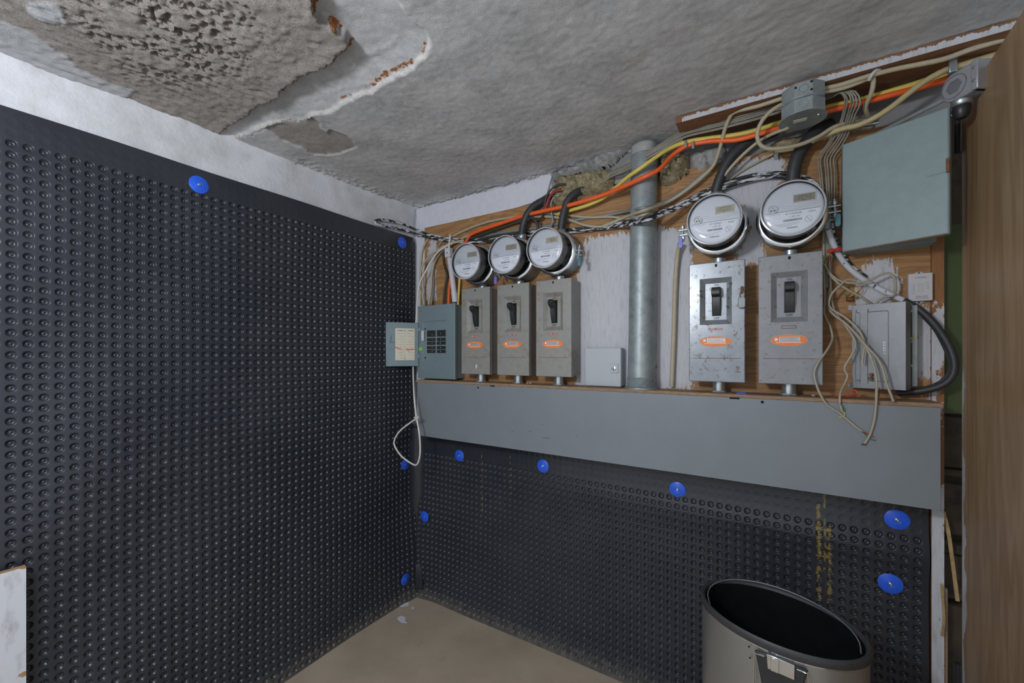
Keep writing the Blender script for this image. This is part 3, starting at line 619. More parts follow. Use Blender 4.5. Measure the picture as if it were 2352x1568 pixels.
# ------------------------------------------------------------------ fused disconnect switches
def disconnect(x0, x1, z0, z1, mat, handle_style, lab, tape, nip):
    D0, D1 = 0.020, 0.115; cx = (x0 + x1) / 2; hgt = z1 - z0; wd = x1 - x0
    t = thing('disconnect_switch', lab, 'switch box', (cx, -D0, z0), 'disconnect switches under the meters')
    part('enclosure', MB().box(x0 + 0.003, x1 - 0.003, -D0, -D1 + 0.018, z0 + 0.004, z1 - 0.004), mat, t, bevel=0.0015)
    # cover with a dished window
    wx0, wx1 = x0 + wd * 0.20, x0 + wd * 0.775; wz1 = z1 - hgt * 0.133; wz0 = z0 + hgt * 0.478
    i_ = 0.016; dp = 0.011
    def rect(a0, a1, b0, b1, d): return [(a0, -d, b0), (a1, -d, b0), (a1, -d, b1), (a0, -d, b1)]
    vs = rect(x0, x1, z0, z1, D1 - 0.022) + rect(x0, x1, z0, z1, D1 - 0.002) + rect(x0 + .002, x1 - .002, z0 + .002, z1 - .002, D1) + rect(wx0, wx1, wz0, wz1, D1) + rect(wx0 + .0015, wx1 - .0015, wz0 + .0015, wz1 - .0015, D1 + 0.001) + rect(wx0 + i_, wx1 - i_, wz0 + i_, wz1 - i_, D1 - dp)
    fs = [(j * 4 + i, j * 4 + (i + 1) % 4, (j + 1) * 4 + (i + 1) % 4, (j + 1) * 4 + i) for j in range(5) for i in range(4)] + [(20, 21, 22, 23), (3, 2, 1, 0)]
    part('cover', MB().add(vs, fs), mat, t, smooth=False)
    hd = D1 - dp; hc = (wx0 + wx1) / 2 + 0.002; hz = (wz0 + wz1) / 2
    part('handle_slot', MB().box(hc - 0.013, hc + 0.013, -hd + 0.002, -hd - 0.0006, hz - 0.047, hz + 0.046), 'black_hole', t)
    prof = [(0, -0.046), (0.006, -0.046), (0.014, -0.030), (0.019, -0.008), (0.021, 0.012), (0.040, 0.024), (0.044, 0.036), (0.036, 0.046), (0.024, 0.044), (0.014, 0.034), (0, 0.036)]
    if handle_style == 1: prof = [(0, -0.046), (0.006, -0.046), (0.012, -0.030), (0.016, -0.008), (0.016, 0.014), (0.030, 0.020), (0.032, 0.032), (0.026, 0.044), (0.012, 0.046), (0, 0.044)]
    hw = 0.0095 if handle_style == 0 else 0.0125
    part('handle', MB().prism(prof, (hc - hw, -hd, hz), (0, -1, 0), (0, 0, 1), (2 * hw, 0, 0)), 'black_plastic', t, 'black plastic switch lever', bevel=0.0015)
    part('off_lettering', MB().text('OFF', (hc, -hd - 0.0004, hz - 0.0580), 0.0105, (1, 0, 0), (0, 0, 1), 0.0004, 'CENTER'), 'ink_dark', t)
    part('on_lettering', MB().text('ON', (hc, -hd - 0.0004, hz + 0.051), 0.009, (1, 0, 0), (0, 0, 1), 0.0004, 'CENTER'), 'ink_dark', t)
    # oval maker's plate
    oz = z0 + hgt * 0.338; rx, rz = wd * 0.292, 0.0172
    ov = lambda s_, d_: [(rx * s_ * math.cos(a_), rz * s_ * math.sin(a_)) for a_ in np.linspace(0, 2 * math.pi, 33)[:-1]]
    ocx = (wx0 + wx1) / 2
    pl = part('oval_plate', MB().prism(ov(1, 0), (ocx, -D1, oz), (1, 0, 0), (0, 0, 1), (0, -0.0010, 0)), 'label_orange', t, 'orange oval rating plate')
    part('plate_rim', MB().tube([(ocx + rx * math.cos(a_), -D1 - 0.0006, oz + rz * math.sin(a_)) for a_ in np.linspace(0, 2 * math.pi, 40)], 0.0008, 5, 0.004), 'galvanised', pl)
    part('rating_panel', MB().box(ocx - rx * 0.52, ocx + rx * 0.60, -D1 - 0.0014, -D1, oz - 0.0035, oz + 0.0105), 'label_silver', pl)
    m = MB()
    for i in range(3): m.box(ocx - rx * 0.48, ocx + rx * (0.55 - 0.1 * (i % 2)), -D1 - 0.0016, -D1 - 0.001, oz - 0.001 + i * 0.004, oz + 0.0002 + i * 0.004)
    part('print_line', m, 'ink', pl)
    m = MB().box(ocx - rx * 0.76, ocx - rx * 0.60, -D1 - 0.0013, -D1, oz - 0.001, oz + 0.007).box(ocx - rx * 0.7, ocx + rx * 0.66, -D1 - 0.0013, -D1, oz - 0.0075, oz - 0.0058)
    part('white_print', m, 'label_white', pl)
    if tape:
        tw = 0.020; tz = z0 + hgt * 0.440; tm = MB().box(ocx - tw * tape, ocx + tw, -D1 - 0.0009, -D1, tz - 0.0028, tz + 0.0028)
        tp = part('label_tape', tm, 'label_red', t, 'red embossed label tape'); m = MB()
        for i in range(9):
            if i == 4: continue
            m.box(ocx - 0.017 + i * 0.0040, ocx - 0.0146 + i * 0.0040, -D1 - 0.0012, -D1, tz - 0.0013, tz + 0.0013)
        part('embossed_letters', m, 'label_white', tp)
    else:
        tz = z0 + hgt * 0.440; m = MB()
        for dx, dz, sx, sz in ((-.018, 0, .0007, .004), (.018, 0, .0007, .004), (0, .004, .018, .0007), (0, -.004, .018, .0007)): m.box(ocx + dx - sx, ocx + dx + sx, -D1 - 0.0005, -D1, tz + dz - sz, tz + dz + sz)
        part('tape_outline', m, 'rust', t, 'faint outline where a label was')
    part('cover_screw_hole', MB().box(cx - 0.0035, cx + 0.0025, -D1 - 0.0005, -D1 + 0.001, z1 - 0.016, z1 - 0.007), 'black_hole', t)
    part('base_seam', MB().box(x0 + 0.012, x1 - 0.012, -D1 - 0.0003, -D1 + 0.001, z0 + hgt * 0.195, z0 + hgt * 0.199), 'rust', t)
    ncx = cx + nip
    part('bottom_nipple', MB().lathe([(0.019, 0), (0.019, z0 - LZ - 0.001)], (ncx, -0.068, LZ + 0.0005), (0, 0, 1), 22), 'zinc', t, 'short zinc conduit nipple below')
    part('locknut', MB().lathe([(0.024, 0), (0.024, 0.005)], (ncx, -0.068, LZ + 0.0005), (0, 0, 1), 8), 'galvanised', t)
    part('top_nipple', MB().lathe([(0.023, 0), (0.023, 0.006), (0.019, 0.007), (0.019, 0.024)], (cx + 0.004, -0.062, z1 - 0.004), (0, 0, 1), 22), 'zinc', t, 'short zinc nipple up to the meter')
    return t
BX = [(0.402, 0.562, 'box_grey', 0, 'first grey lever switch box from the corner, next to the breaker panel', 0.75, 0.0),
      (0.602, 0.763, 'box_grey', 0, 'second grey lever switch box from the corner, between two alike', 1, 0.0),
      (0.796, 0.955, 'box_grey', 0, 'third grey lever switch box, left of the pale lockable box', 1, 0.002),
      (1.384, 1.548, 'box_grey_worn', 1, 'stained shiny grey switch box with a small padlock on its edge', 1, 0.004),
      (1.584, 1.745, 'box_grey_rusty', 1, 'rust speckled grey switch box without red tape, nearest the telephone wires', 0, 0.0)]
for x0, x1, mt, hs, lab, tape, nip in BX: disconnect(x0, x1, 1.173, 1.564, mt, hs, lab, tape, nip)
# paint dab on the first box and padlock on the fourth
c = R(1094, 841, 0.1155); single('paint_chip', MB().prism([(-.004, -.009), (.002, -.008), (.005, .002), (.003, .010), (-.002, .006)], c, (1, 0, 0), (0, 0, 1), (0, -0.0008, 0)), 'paint_white', 'white paint chip stuck on the first switch box', 'paint chip')
c = R(1704, 690, 0.118); t = thing('padlock', 'small grey padlock hanging at the edge of the stained switch box', 'padlock', c)
part('lock_body', MB().prism([(-.010, -.020), (-.006, -.024), (.006, -.024), (.010, -.020), (.010, .006), (.006, .010), (-.006, .010), (-.010, .006)], c, (1, 0, 0), (0, 0, 1), (0, -0.012, 0)), 'aluminium', t, bevel=0.0015)
part('shackle', MB().tube([c + V(-.006, -.006, .008), c + V(-.006, -.006, .022), c + V(0, -.006, .029), c + V(.006, -.006, .022), c + V(.006, -.006, .008)], 0.0018, 8, 0.004), 'zinc', t)
part('hasp_tab', MB().box(c[0] - .003, c[0] + .004, -0.115, -0.127, c[2] + .024, c[2] + .044), 'rust', t, 'rusty hasp tab')

# ------------------------------------------------------------------ electricity meters
SEG = {'0': 'abcdef', '1': 'bc', '2': 'abged', '3': 'abgcd', '4': 'fgbc', '5': 'afgcd', '6': 'afgedc', '7': 'abc', '8': 'abcdefg', '9': 'abcdfg', '-': 'g'}
def meter(cx, cz, reading, lcdmat, serial, lab, clamp=None, tagcol=None):
    t = thing('electricity_meter', lab, 'meter', (cx, -0.02, cz), 'round electricity meters')
    A = (0, -1, 0); n = 48
    o = lambda d: V(cx, -d, cz)
    part('socket_base', MB().lathe([(0.0840, 0.0), (0.0845, 0.004), (0.0845, 0.082), (0.0830, 0.086)], o(0.020), A, n), 'galvanised', t, 'round steel meter socket')
    part('chrome_ring', MB().lathe([(0.0845, 0.0), (0.0900, 0.002), (0.0915, 0.008), (0.0900, 0.014), (0.0850, 0.017), (0.0800, 0.0175)], o(0.098), A, n, caps=False), 'chrome', t, 'chrome sealing ring')
    part('inner_base', MB().lathe([(0.079, 0.0), (0.079, 0.012), (0.0722, 0.014), (0.0722, 0.032)], o(0.104), A, n), 'black_plastic', t, 'black meter base behind the cover')
    part('meter_shroud', MB().lathe([(0.0745, 0.0), (0.0755, 0.038), (0.0740, 0.042), (0.0705, 0.043)], o(0.146), A, n, caps=False), 'meter_grey', t, 'grey shroud round the dial')
    fd = 0.188
    fp = part('face_plate', MB().lathe([(0.0735, -0.004), (0.0735, 0.0)], o(fd), A, n), 'meter_face', t, 'light grey meter dial')
    # lower label area
    seg = [(-0.0665, -0.006)] + [(0.0668 * math.cos(a_), 0.0668 * math.sin(a_)) for a_ in np.linspace(math.radians(185), math.radians(355), 30)] + [(0.0665, -0.006)]
    part('rating_label', MB().prism(seg, (cx, -fd, cz), (1, 0, 0), (0, 0, 1), (0, -0.0006, 0)), 'meter_label', t, 'white printed rating label')
    part('label_rule', MB().tube([(cx - 0.066, -fd - 0.0006, cz - 0.0055), (cx - 0.02, -fd - 0.0006, cz - 0.004), (cx + 0.066, -fd - 0.0006, cz - 0.0055)], 0.0004, 4), 'ink', t)
    for s_ in (0, 1): part('swoosh_line', MB().tube([(cx - 0.030, -fd - 0.0003, cz + 0.012 + 0.006 * s_), (cx - 0.005, -fd - 0.0003, cz + 0.001 + 0.007 * s_), (cx + 0.035, -fd - 0.0003, cz + 0.003 + 0.006 * s_), (cx + 0.064, -fd - 0.0003, cz + 0.009 + 0.006 * s_)], 0.00035, 4), 'meter_grey', t)
    # display
    lx0, lx1, lz0, lz1 = cx + 0.004, cx + 0.054, cz + 0.018, cz + 0.038
    part('display_bezel', MB().box(lx0 - .0025, lx1 + .0025, -fd, -fd - 0.0014, lz0 - .0025, lz1 + .0025), 'meter_grey', t, bevel=0.0006)
    dsp = part('display', MB().box(lx0, lx1, -fd, -fd - 0.0018, lz0, lz1), lcdmat, t, 'small liquid crystal display')
    m = MB(); dw, dh = 0.0035, 0.0092; th = 0.0009
    for i, ch in enumerate(reading):
        bx_ = lx0 + 0.0045 + i * 0.0064; bz = lz0 + 0.0062; S = SEG.get(ch, '')
        for s_ in S:
            r_ = {'a': (0, dw, dh, dh), 'd': (0, dw, 0, 0), 'g': (0, dw, dh / 2, dh / 2), 'b': (dw, dw, dh / 2, dh), 'c': (dw, dw, 0, dh / 2), 'f': (0, 0, dh / 2, dh), 'e': (0, 0, 0, dh / 2)}[s_]
            sl = 0.0008
            q0 = V(bx_ + r_[0] + sl * r_[2] / dh, -fd - 0.0018, bz + r_[2]); q1 = V(bx_ + r_[1] + sl * r_[3] / dh, -fd - 0.0018, bz + r_[3])
            m.obox(q0 - V(th / 2, 0, th / 2), (q1 - q0) + (V(th, 0, 0)), V(0, -0.0003, 0), V(0, 0, th))
    m.box(lx0 + 0.021, lx0 + 0.0235, -fd - 0.0018, -fd - 0.0021, lz0 + 0.002, lz0 + 0.0036)
    if reading.startswith('1'): m.box(lx0 + 0.025, lx0 + 0.0275, -fd - 0.0018, -fd - 0.0021, lz0 + 0.002, lz0 + 0.0036)
    part('digit', m, 'ink_dark', dsp)
    # round badge with two small dots
    bc = V(cx - 0.046, -fd, cz + 0.0065)
    bd = part('optical_port', MB().lathe([(0.0125, 0), (0.0125, 0.004), (0.0108, 0.004), (0.0108, 0.0015)], bc, A, 24), 'meter_grey', t, 'round optical port')
    m = MB()
    for s_ in (-1, 1): m.box(bc[0] + s_ * 0.004 - 0.0018, bc[0] + s_ * 0.004 + 0.0018, -fd - 0.0015, -fd - 0.0020, bc[2] - 0.005, bc[2] - 0.002)
    m.box(bc[0] - 0.0004, bc[0] + 0.0004, -fd - 0.0015, -fd - 0.002, bc[2], bc[2] + 0.007)
    part('port_lens', m, 'ink_dark', bd)
    f2 = fd + 0.0006; X1, Z1 = (1, 0, 0), (0, 0, 1)
    m = MB().text(serial[0], (cx + 0.004, -f2, cz - 0.0145), 0.0072, X1, Z1, 0.0001, 'CENTER').text(serial[1], (cx + 0.006, -f2, cz - 0.0225), 0.0058, X1, Z1, 0.0001, 'CENTER')
    m.text('elster', (cx + 0.047, -f2, cz - 0.015), 0.0075, X1, Z1, 0.0001, 'CENTER')
    part('serial_print', m, 'ink', t)
    m = MB(); x_ = cx - 0.020
    while x_ < cx + 0.022:
        w_ = random.choice((0.0005, 0.0009, 0.0013)); m.box(x_, x_ + w_, -f2, -f2 - 0.0002, cz - 0.0335, cz - 0.0275); x_ += w_ + random.choice((0.0005, 0.0008))
    x_ = cx - 0.012
    while x_ < cx + 0.014:
        w_ = random.choice((0.0005, 0.0009)); m.box(x_, x_ + w_, -f2, -f2 - 0.0002, cz - 0.054, cz - 0.0505); x_ += w_ + 0.0006
    part('barcode', m, 'ink', t)
    m = MB()
    for i, (a_, b_) in enumerate(((-0.040, 0.020), (-0.038, 0.012), (-0.03, 0.0))): m.box(cx + a_, cx + b_, -f2, -f2 - 0.0002, cz - 0.0395 - i * 0.0035, cz - 0.0390 - i * 0.0035)
    m.box(cx - 0.066, cx - 0.028, -f2, -f2 - 0.0002, cz - 0.0098, cz - 0.0092)
    for s_ in (-1, 1): m.obox((cx + 0.034, -f2, cz - 0.034 - s_ * 0.006), (0.010, 0, 0.012 * s_), (0, -0.0002, 0), (0.0006, 0, 0.0006))
    m.tube([(cx + 0.039 + 0.0085 * math.cos(a_), -f2, cz - 0.034 + 0.0085 * math.sin(a_)) for a_ in np.linspace(0, 2 * math.pi, 24)], 0.0003, 4, 0.004)
    part('fine_print', m, 'ink', t)
    # ventilation slits at both sides of the shroud and a rivet below
    for sd in (-1, 1):
        for i in range(4):
            a_ = math.radians((-8 - 6 * i) if sd > 0 else (188 + 6 * i)); rr = V(math.cos(a_), 0, math.sin(a_)); q = V(cx, -0.176, cz) + rr * 0.0748
            tg = V(-rr[2], 0, rr[0]); part('vent_slit', MB().obox(q - tg * 0.0016, tg * 0.0032, V(0, -0.007, 0), rr * 0.0012), 'black_hole', t)
    part('glass_cover', MB().lathe([(0.0800, 0.0), (0.0785, 0.003), (0.0780, 0.078), (0.0768, 0.084), (0.0735, 0.0885), (0.0690, 0.0905), (0.050, 0.0915), (0.0005, 0.0918)], o(0.113), A, 64, caps=False), 'clear_cover', t, 'clear moulded meter cover', angle=60)
    part('cover_rim', MB().lathe([(0.0762, 0.0), (0.0786, 0.001), (0.0792, 0.004), (0.0778, 0.007), (0.0745, 0.0076), (0.0735, 0.006)], o(0.1935), A, 64, caps=False), 'meter_rim_highlight', t, 'rounded clear cover rim, coloured pale for its highlights')  # highlights of the clear edge put into a pale opaque ring
    if clamp is not None:                      # ring clamp: two lugs, bolt and a hanging seal
        a_ = math.radians(clamp); rr = V(math.cos(a_), 0, math.sin(a_)); tg = V(-rr[2], 0, rr[0]); q = V(cx, -0.106, cz) + rr * 0.090
        cl = part('ring_clamp', MB().obox(q - tg * 0.010 - V(0, 0, 0) + V(0, 0.006, 0), rr * 0.028, tg * 0.003, V(0, -0.012, 0)).obox(q + tg * 0.007 + V(0, 0.006, 0), rr * 0.028, tg * 0.003, V(0, -0.012, 0)), 'zinc', t, 'zinc ring clamp with bolt')
        bq = q + rr * 0.015
        part('bolt', MB().cyl(bq - tg * 0.026, bq + tg * 0.030, 0.0035, 10).cyl(bq + tg * 0.014, bq + tg * 0.022, 0.006, 6).cyl(bq - tg * 0.022, bq - tg * 0.014, 0.006, 6), 'zinc', cl)
        if tagcol:
            s0 = bq + rr * 0.006 + V(0, -0.006, -0.018)
            part('seal_wire', MB().tube([s0 + V(0, 0, 0.020), s0 + V(-.006, -.002, 0.006), s0 + V(-.005, -.002, -.010)], 0.0008, 6, 0.004), 'zinc', t)
            pr = [(0.0065 * math.cos(u_), 0.010 + 0.0065 * math.sin(u_)) for u_ in np.linspace(0, math.pi, 8)] + [(-0.0065 * math.cos(u_), -0.014 - 0.0065 * math.sin(u_)) for u_ in np.linspace(0, math.pi, 8)]
            part('seal_tag', MB().prism(pr, s0 + V(0, 0, -0.014), (1, 0, 0), (0, 0, 1), (0, -0.005, 0)), tagcol, t, 'plastic seal tag', bevel=0.001)
    return t
meter(0.492, 1.667, '', 'lcd_dark', ('ETT200402', '11 865 280'), 'first round meter from the corner with a dark blank display', None)
meter(0.693, 1.671, '', 'lcd_dark', ('ETT200401', '11 865 278'), 'second round meter from the corner, with purple seal tag at lower left', 207, 'purple_seal')
meter(0.878, 1.673, '119653', 'lcd', ('ETT200400', '11 865 279'), 'third round meter from the corner, display reading 119653', -8, 'teal_seal')
meter(1.468, 1.680, '-00000', 'lcd', ('ETT200403', '11 865 282'), 'round meter reading zeros, with purple seal tag on its left', 182, 'purple_seal')
meter(1.668, 1.676, '122745', 'lcd_dark', ('ETT200402B', '11 865 281'), 'round meter reading 122745 beside the green cabinet', 2, 'teal_seal')

# ------------------------------------------------------------------ breaker panel with open door
X0, X1, ZA, ZB, PD = 0.107, 0.350, 1.143, 1.505, 0.10
t = thing('breaker_panel', 'blue grey breaker panel with its small door hanging open', 'breaker panel', ((X0 + X1) / 2, -0.02, ZA))
part('enclosure', MB().box(X0 + 0.004, X1 - 0.004, -0.02, -PD + 0.012, ZA + 0.004, ZB - 0.004), 'panel_blue_grey', t, bevel=0.0015)
# cover with a dished opening
ox0, ox1, oz0, oz1 = 0.141, 0.296, 1.222, 1.430
def rect(a0, a1, b0, b1, d): return [(a0, -d, b0), (a1, -d, b0), (a1, -d, b1), (a0, -d, b1)]
vs = rect(X0, X1, ZA, ZB, PD - 0.014) + rect(X0, X1, ZA, ZB, PD - 0.002) + rect(X0 + .002, X1 - .002, ZA + .002, ZB - .002, PD) + rect(ox0, ox1, oz0, oz1, PD) + rect(ox0 + 0.004, ox1 - 0.004, oz0 + 0.010, oz1 - 0.008, PD - 0.006)
part('cover', MB().add(vs, [(j * 4 + i, j * 4 + (i + 1) % 4, (j + 1) * 4 + (i + 1) % 4, (j + 1) * 4 + i) for j in range(4) for i in range(4)] + [(16, 17, 18, 19), (3, 2, 1, 0)]), 'panel_blue_grey', t, smooth=False)
bx0 = 0.168; bw = 0.055; bd = PD - 0.006
for col in range(2):
    zc_ = 1.382
    for r_ in range(5):
        h_ = 0.033 if r_ == 0 else 0.0172; xa = bx0 + col * 0.066; big = r_ == 0
        br = part('breaker', MB().box(xa, xa + bw, -bd + 0.002, -bd - 0.003, zc_ - h_ + 0.001, zc_ - 0.001), 'breaker_black', t, 'black circuit breaker', bevel=0.0008)
        tx = xa + (0.030 if col == 0 else 0.018); tz = zc_ - h_ / 2 - (0.006 if big and col == 0 else 0)
        part('toggle', MB().box(tx - 0.003, tx + 0.003, -bd - 0.003, -bd - 0.010, tz - 0.004, tz + 0.004), 'black_plastic', br, bevel=0.0008)
        part('toggle_mark', MB().box(tx + 0.0045, tx + 0.0060, -bd - 0.003, -bd - 0.0034, tz - 0.003, tz + 0.003).box(tx - 0.0065, tx - 0.0055, -bd - 0.003, -bd - 0.0034, tz - 0.003, tz + 0.003), 'label_white', br)
        zc_ -= h_ + (0.0045 if r_ in (0, 2) else 0.0012)
part('number_strip', MB().box(ox0 - 0.006, ox0 + 0.009, -PD, -PD - 0.0008, 1.332, 1.381), 'label_white', t, 'white sticker beside the breakers')
m = MB()
for i in range(5): m.box(ox0 - 0.001, ox0 + 0.0035 - 0.001 * (i % 2), -PD - 0.0008, -PD - 0.001, 1.337 + i * 0.009, 1.342 + i * 0.009)
part('sticker_print', m, 'ink', t)
part('green_sticker', MB().box(X0 + 0.008, X0 + 0.030, -PD, -PD - 0.0006, 1.281, 1.298), 'green_sticker', t, 'small green sticker')
for zz in (1.390, 1.246): part('screw_hole', MB().lathe([(0.004, -0.001), (0.004, 0.0005)], (ox0 + 0.014, -PD + 0.0045, zz), (0, -1, 0), 10), 'black_hole', t)
part('paint_scrape', MB().obox((X1 - 0.022, -PD - 0.0004, 1.483), (0.010, 0, 0.014), (0, 0.0005, 0), (0.002, 0, 0)), 'red_wire', t, 'reddish scrape')
# door leaf swung out towards the left sheet
d0 = V(0.118, -0.104, 1.204); dv = V(-0.089, -0.127, 0); dlen = 0.158; dv = dv / np.linalg.norm(dv); dno = V(dv[1], -dv[0], 0); dno = dno if dno @ (CAM - d0) > 0 else -dno
dh = 0.217
dr = part('panel_door', MB().obox(d0, dv * dlen, dno * -0.008, V(0, 0, dh)), 'panel_blue_grey', t, 'open panel door', bevel=0.002)
dp = lambda a_, b_, e_=0.0006: d0 + dv * a_ + V(0, 0, b_) + dno * e_
part('circuit_sheet', MB().obox(dp(0.020, 0.030, 0.0), dv * 0.094, dno * 0.0008, V(0, 0, 0.158)), 'paper', dr, 'yellowed circuit list sheet')
m = MB()
for i in range(11):
    for s_ in (0, 1): m.obox(dp(0.024 + s_ * 0.048, 0.040 + i * 0.0135), dv * random.uniform(0.02, 0.036), dno * 0.0004, V(0, 0, 0.0007))
m.obox(dp(0.0668, 0.045), dv * 0.0006, dno * 0.0004, V(0, 0, 0.12))
for zz in (0.034, 0.172):
    for a_, b_ in ((0, 0.007), (0.0058, 0.007)): m.obox(dp(0.064 + a_, zz), dv * 0.0012, dno * 0.0004, V(0, 0, 0.008))
    for b_ in (0, 0.0068): m.obox(dp(0.064, zz + b_), dv * 0.007, dno * 0.0004, V(0, 0, 0.0012))
for i in range(4): m.obox(dp(0.026 + 0.012 * i + (0.03 if i > 1 else 0), 0.176), dv * 0.009, dno * 0.0004, V(0, 0, 0.003))
part('sheet_print', m, 'ink', dr)
m = MB().obox(dp(0.085, 0.083, .0008), dv * 0.030 + V(0, 0, 0.009), dno * 0.0005, V(0, 0, 0.0035)).obox(dp(0.020, 0.083, .0008), dv * 0.042 + V(0, 0, -0.002), dno * 0.0005, V(0, 0, 0.003)).obox(dp(0.046, 0.069, .0008), dv * 0.016 + V(0, 0, 0.022), dno * 0.0005, V(0, 0, 0.003)).obox(dp(0.030, 0.080, .0008), dv * 0.006 + V(0, 0, 0.010), dno * 0.0005, V(0, 0, 0.003))
part('marker_stroke', m, 'red_marker', dr, 'red marker strokes')
part('latch', MB().obox(dp(0.118, 0.118, 0), dv * 0.022, dno * 0.006, V(0, 0, 0.006)).obox(dp(0.136, 0.118, 0), dv * 0.004, dno * 0.006, V(0, 0, 0.034)), 'panel_blue_grey', dr)
part('latch_plate', MB().obox(dp(0.118, 0.086, 0), dv * 0.026, dno * 0.002, V(0, 0, 0.026)), 'panel_blue_grey', dr, bevel=0.0006)
for zz in (0.040, 0.174): part('hinge', MB().obox(dp(-0.020, zz, 0.001), dv * 0.026, dno * 0.004, V(0, 0, 0.018)).cyl(dp(-0.003, zz, 0.004), dp(-0.003, zz + 0.018, 0.004), 0.004, 10), 'panel_blue_grey', t)

# ------------------------------------------------------------------ pale lockable box
x0, x1, z0, z1 = 0.992, 1.138, 1.139, 1.289
t = thing('lockable_box', 'plain pale grey plastic box with a square lock beside the big pipe', 'box', ((x0 + x1) / 2, -0.02, z0))
part('box_body', MB().box(x0 + 0.002, x1 - 0.002, -0.02, -0.052, z0 + 0.001, z1 - 0.001), 'ivory_box', t, bevel=0.003)
part('lid', MB().box(x0, x1, -0.053, -0.071, z0, z1), 'ivory_box', t, bevel=0.004)
lc = R(1411, 846, 0.071)
lp = part('lock_plate', MB().box(lc[0] - .016, lc[0] + .016, -0.071, -0.075, lc[2] - .017, lc[2] + .017), 'ivory_box', t, bevel=0.0015)
part('lock_cylinder', MB().lathe([(0.0085, 0), (0.0085, 0.002), (0.0075, 0.0025)], (lc[0], -0.075, lc[2]), (0, -1, 0), 20), 'zinc', lp, 'round lock barrel')
part('key_slot', MB().box(lc[0] - .0012, lc[0] + .0012, -0.0774, -0.0778, lc[2] - .0065, lc[2] + .0065), 'black_hole', lp)

# ------------------------------------------------------------------ green grey cabinet, its door a little ajar
CZ0, CZ1 = 1.555, 1.865
a0 = V(1.789, -0.100, CZ0); a1 = V(1.984, -0.196, CZ0); cv = (a1 - a0); cl = np.linalg.norm(cv); cv /= cl; cn = V(cv[1], -cv[0], 0); cn = cn if cn[1] < 0 else -cn
t = thing('steel_cabinet', 'grey green steel cabinet high on the right with its door ajar', 'cabinet', (1.89, -0.02, CZ0))
part('cabinet_body', MB().box(1.796, 1.988, -0.021, -0.094, CZ0 + 0.004, CZ1 - 0.004), 'cabinet_green_grey', t, bevel=0.003)
dr = part('cabinet_door', MB().obox(a0, cv * cl, -cn * 0.020, V(0, 0, CZ1 - CZ0)), 'cabinet_green_grey', t, bevel=0.004)
q = a0 + cv * (cl - 0.042) + V(0, 0, 0.152) + cn * 0.0004
part('hasp', MB().prism([(0, .004), (.006, 0), (.042, 0), (.042, .026), (.008, .026), (0, .018)], q, cv, V(0, 0, 1), cn * 0.0016), 'cabinet_green_grey', dr, 'painted hasp plate')
part('hasp_pin', MB().obox(q + cv * 0.037 + V(0, 0, -0.003), cv * 0.006, cn * 0.005, V(0, 0, 0.034)), 'rust', dr, 'rusty hasp pin')
part('rust_edge', MB().obox(a0 + cv * 0.004 + V(0, 0, -0.0006) + cn * 0.0003, cv * (cl - 0.008), -cn * 0.003, V(0, 0, 0.0024)), 'rust', dr, 'rusty lower edge of the door')
part('top_stud', MB().lathe([(0.006, 0), (0.006, 0.014), (0.0045, 0.016)], (1.845, -0.05, CZ1 - 0.004), (0, 0, 1), 12), 'galvanised', t)

# ------------------------------------------------------------------ telephone terminal box
a0 = V(1.817, -0.060, 1.166); a1 = V(1.924, -0.110, 1.166); tv = (a1 - a0); tl = np.linalg.norm(tv); tv /= tl; tn = V(tv[1], -tv[0], 0); tn = tn if tn[1] < 0 else -tn; th_ = 0.239
t = thing('telephone_terminal_box', 'dull aluminium telephone terminal box with tangled wires in front', 'terminal box', (1.88, -0.02, 1.166))
part('base_plate', MB().box(1.822, 1.958, -0.0205, -0.028, 1.170, 1.400), 'aluminium', t, bevel=0.001)
m = MB().box(1.946, 1.9575, -0.028, -0.058, 1.175, 1.398)
part('side_flange', m, 'galvanised', t, bevel=0.0008)
for zz in (1.235, 1.31, 1.385): part('flange_clip', MB().box(1.938, 1.950, -0.050, -0.060, zz - 0.006, zz), 'galvanised', t)
cvr = part('cover', MB().obox(a0, tv * tl, -tn * 0.002, V(0, 0, th_)).obox(a0 + tv * (tl - 0.002), tv * 0.002, -tn * 0.040, V(0, 0, th_)), 'aluminium', t, bevel=0.0006)
part('cover_ear', MB().obox(a0 - tv * 0.009 + V(0, 0, th_ - 0.012), tv * 0.012, -tn * 0.002, V(0, 0, 0.012)).obox(a0 - tv * 0.009, tv * 0.012, -tn * 0.002, V(0, 0, 0.012)), 'aluminium', cvr)
def rib(a_, b_, w_, h_):
    rr = 0.005; pts = []
    for (cx_, cz_, s0) in ((a_ + w_ - rr, b_ + h_ - rr, 0), (a_ + rr, b_ + h_ - rr, 90), (a_ + rr, b_ + rr, 180), (a_ + w_ - rr, b_ + rr, 270)):
        for k_ in (0, 45, 90): g_ = math.radians(s0 + k_); pts.append(a0 + tv * (cx_ + rr * math.cos(g_)) + V(0, 0, cz_ + rr * math.sin(g_)))
    return MB().tube(pts + [pts[0]], 0.0014, 6, 0.004)
part('pressed_rib', rib(0.010, 0.022, 0.010, 0.195), 'zinc', cvr); part('pressed_rib', rib(0.037, 0.022, 0.045, 0.195), 'zinc', cvr)  # ribs of the aluminium cover, brighter zinc paints their highlights
m = MB()
for i, (w_, h_) in enumerate(((.005, .005), (.0045, .006), (.005, .005), (.0045, .006), (.005, .005))):
    q = a0 + tv * 0.071 + V(0, 0, 0.098 + i * 0.0075); m.obox(q, tv * w_, tn * 0.0005, V(0, 0, 0.0012)); m.obox(q, tv * 0.0012, tn * 0.0005, V(0, 0, h_)); m.obox(q + tv * (w_ - 0.001), tv * 0.001, tn * 0.0005, V(0, 0, h_ * 0.6))
part('embossed_mark', m, 'zinc', cvr)
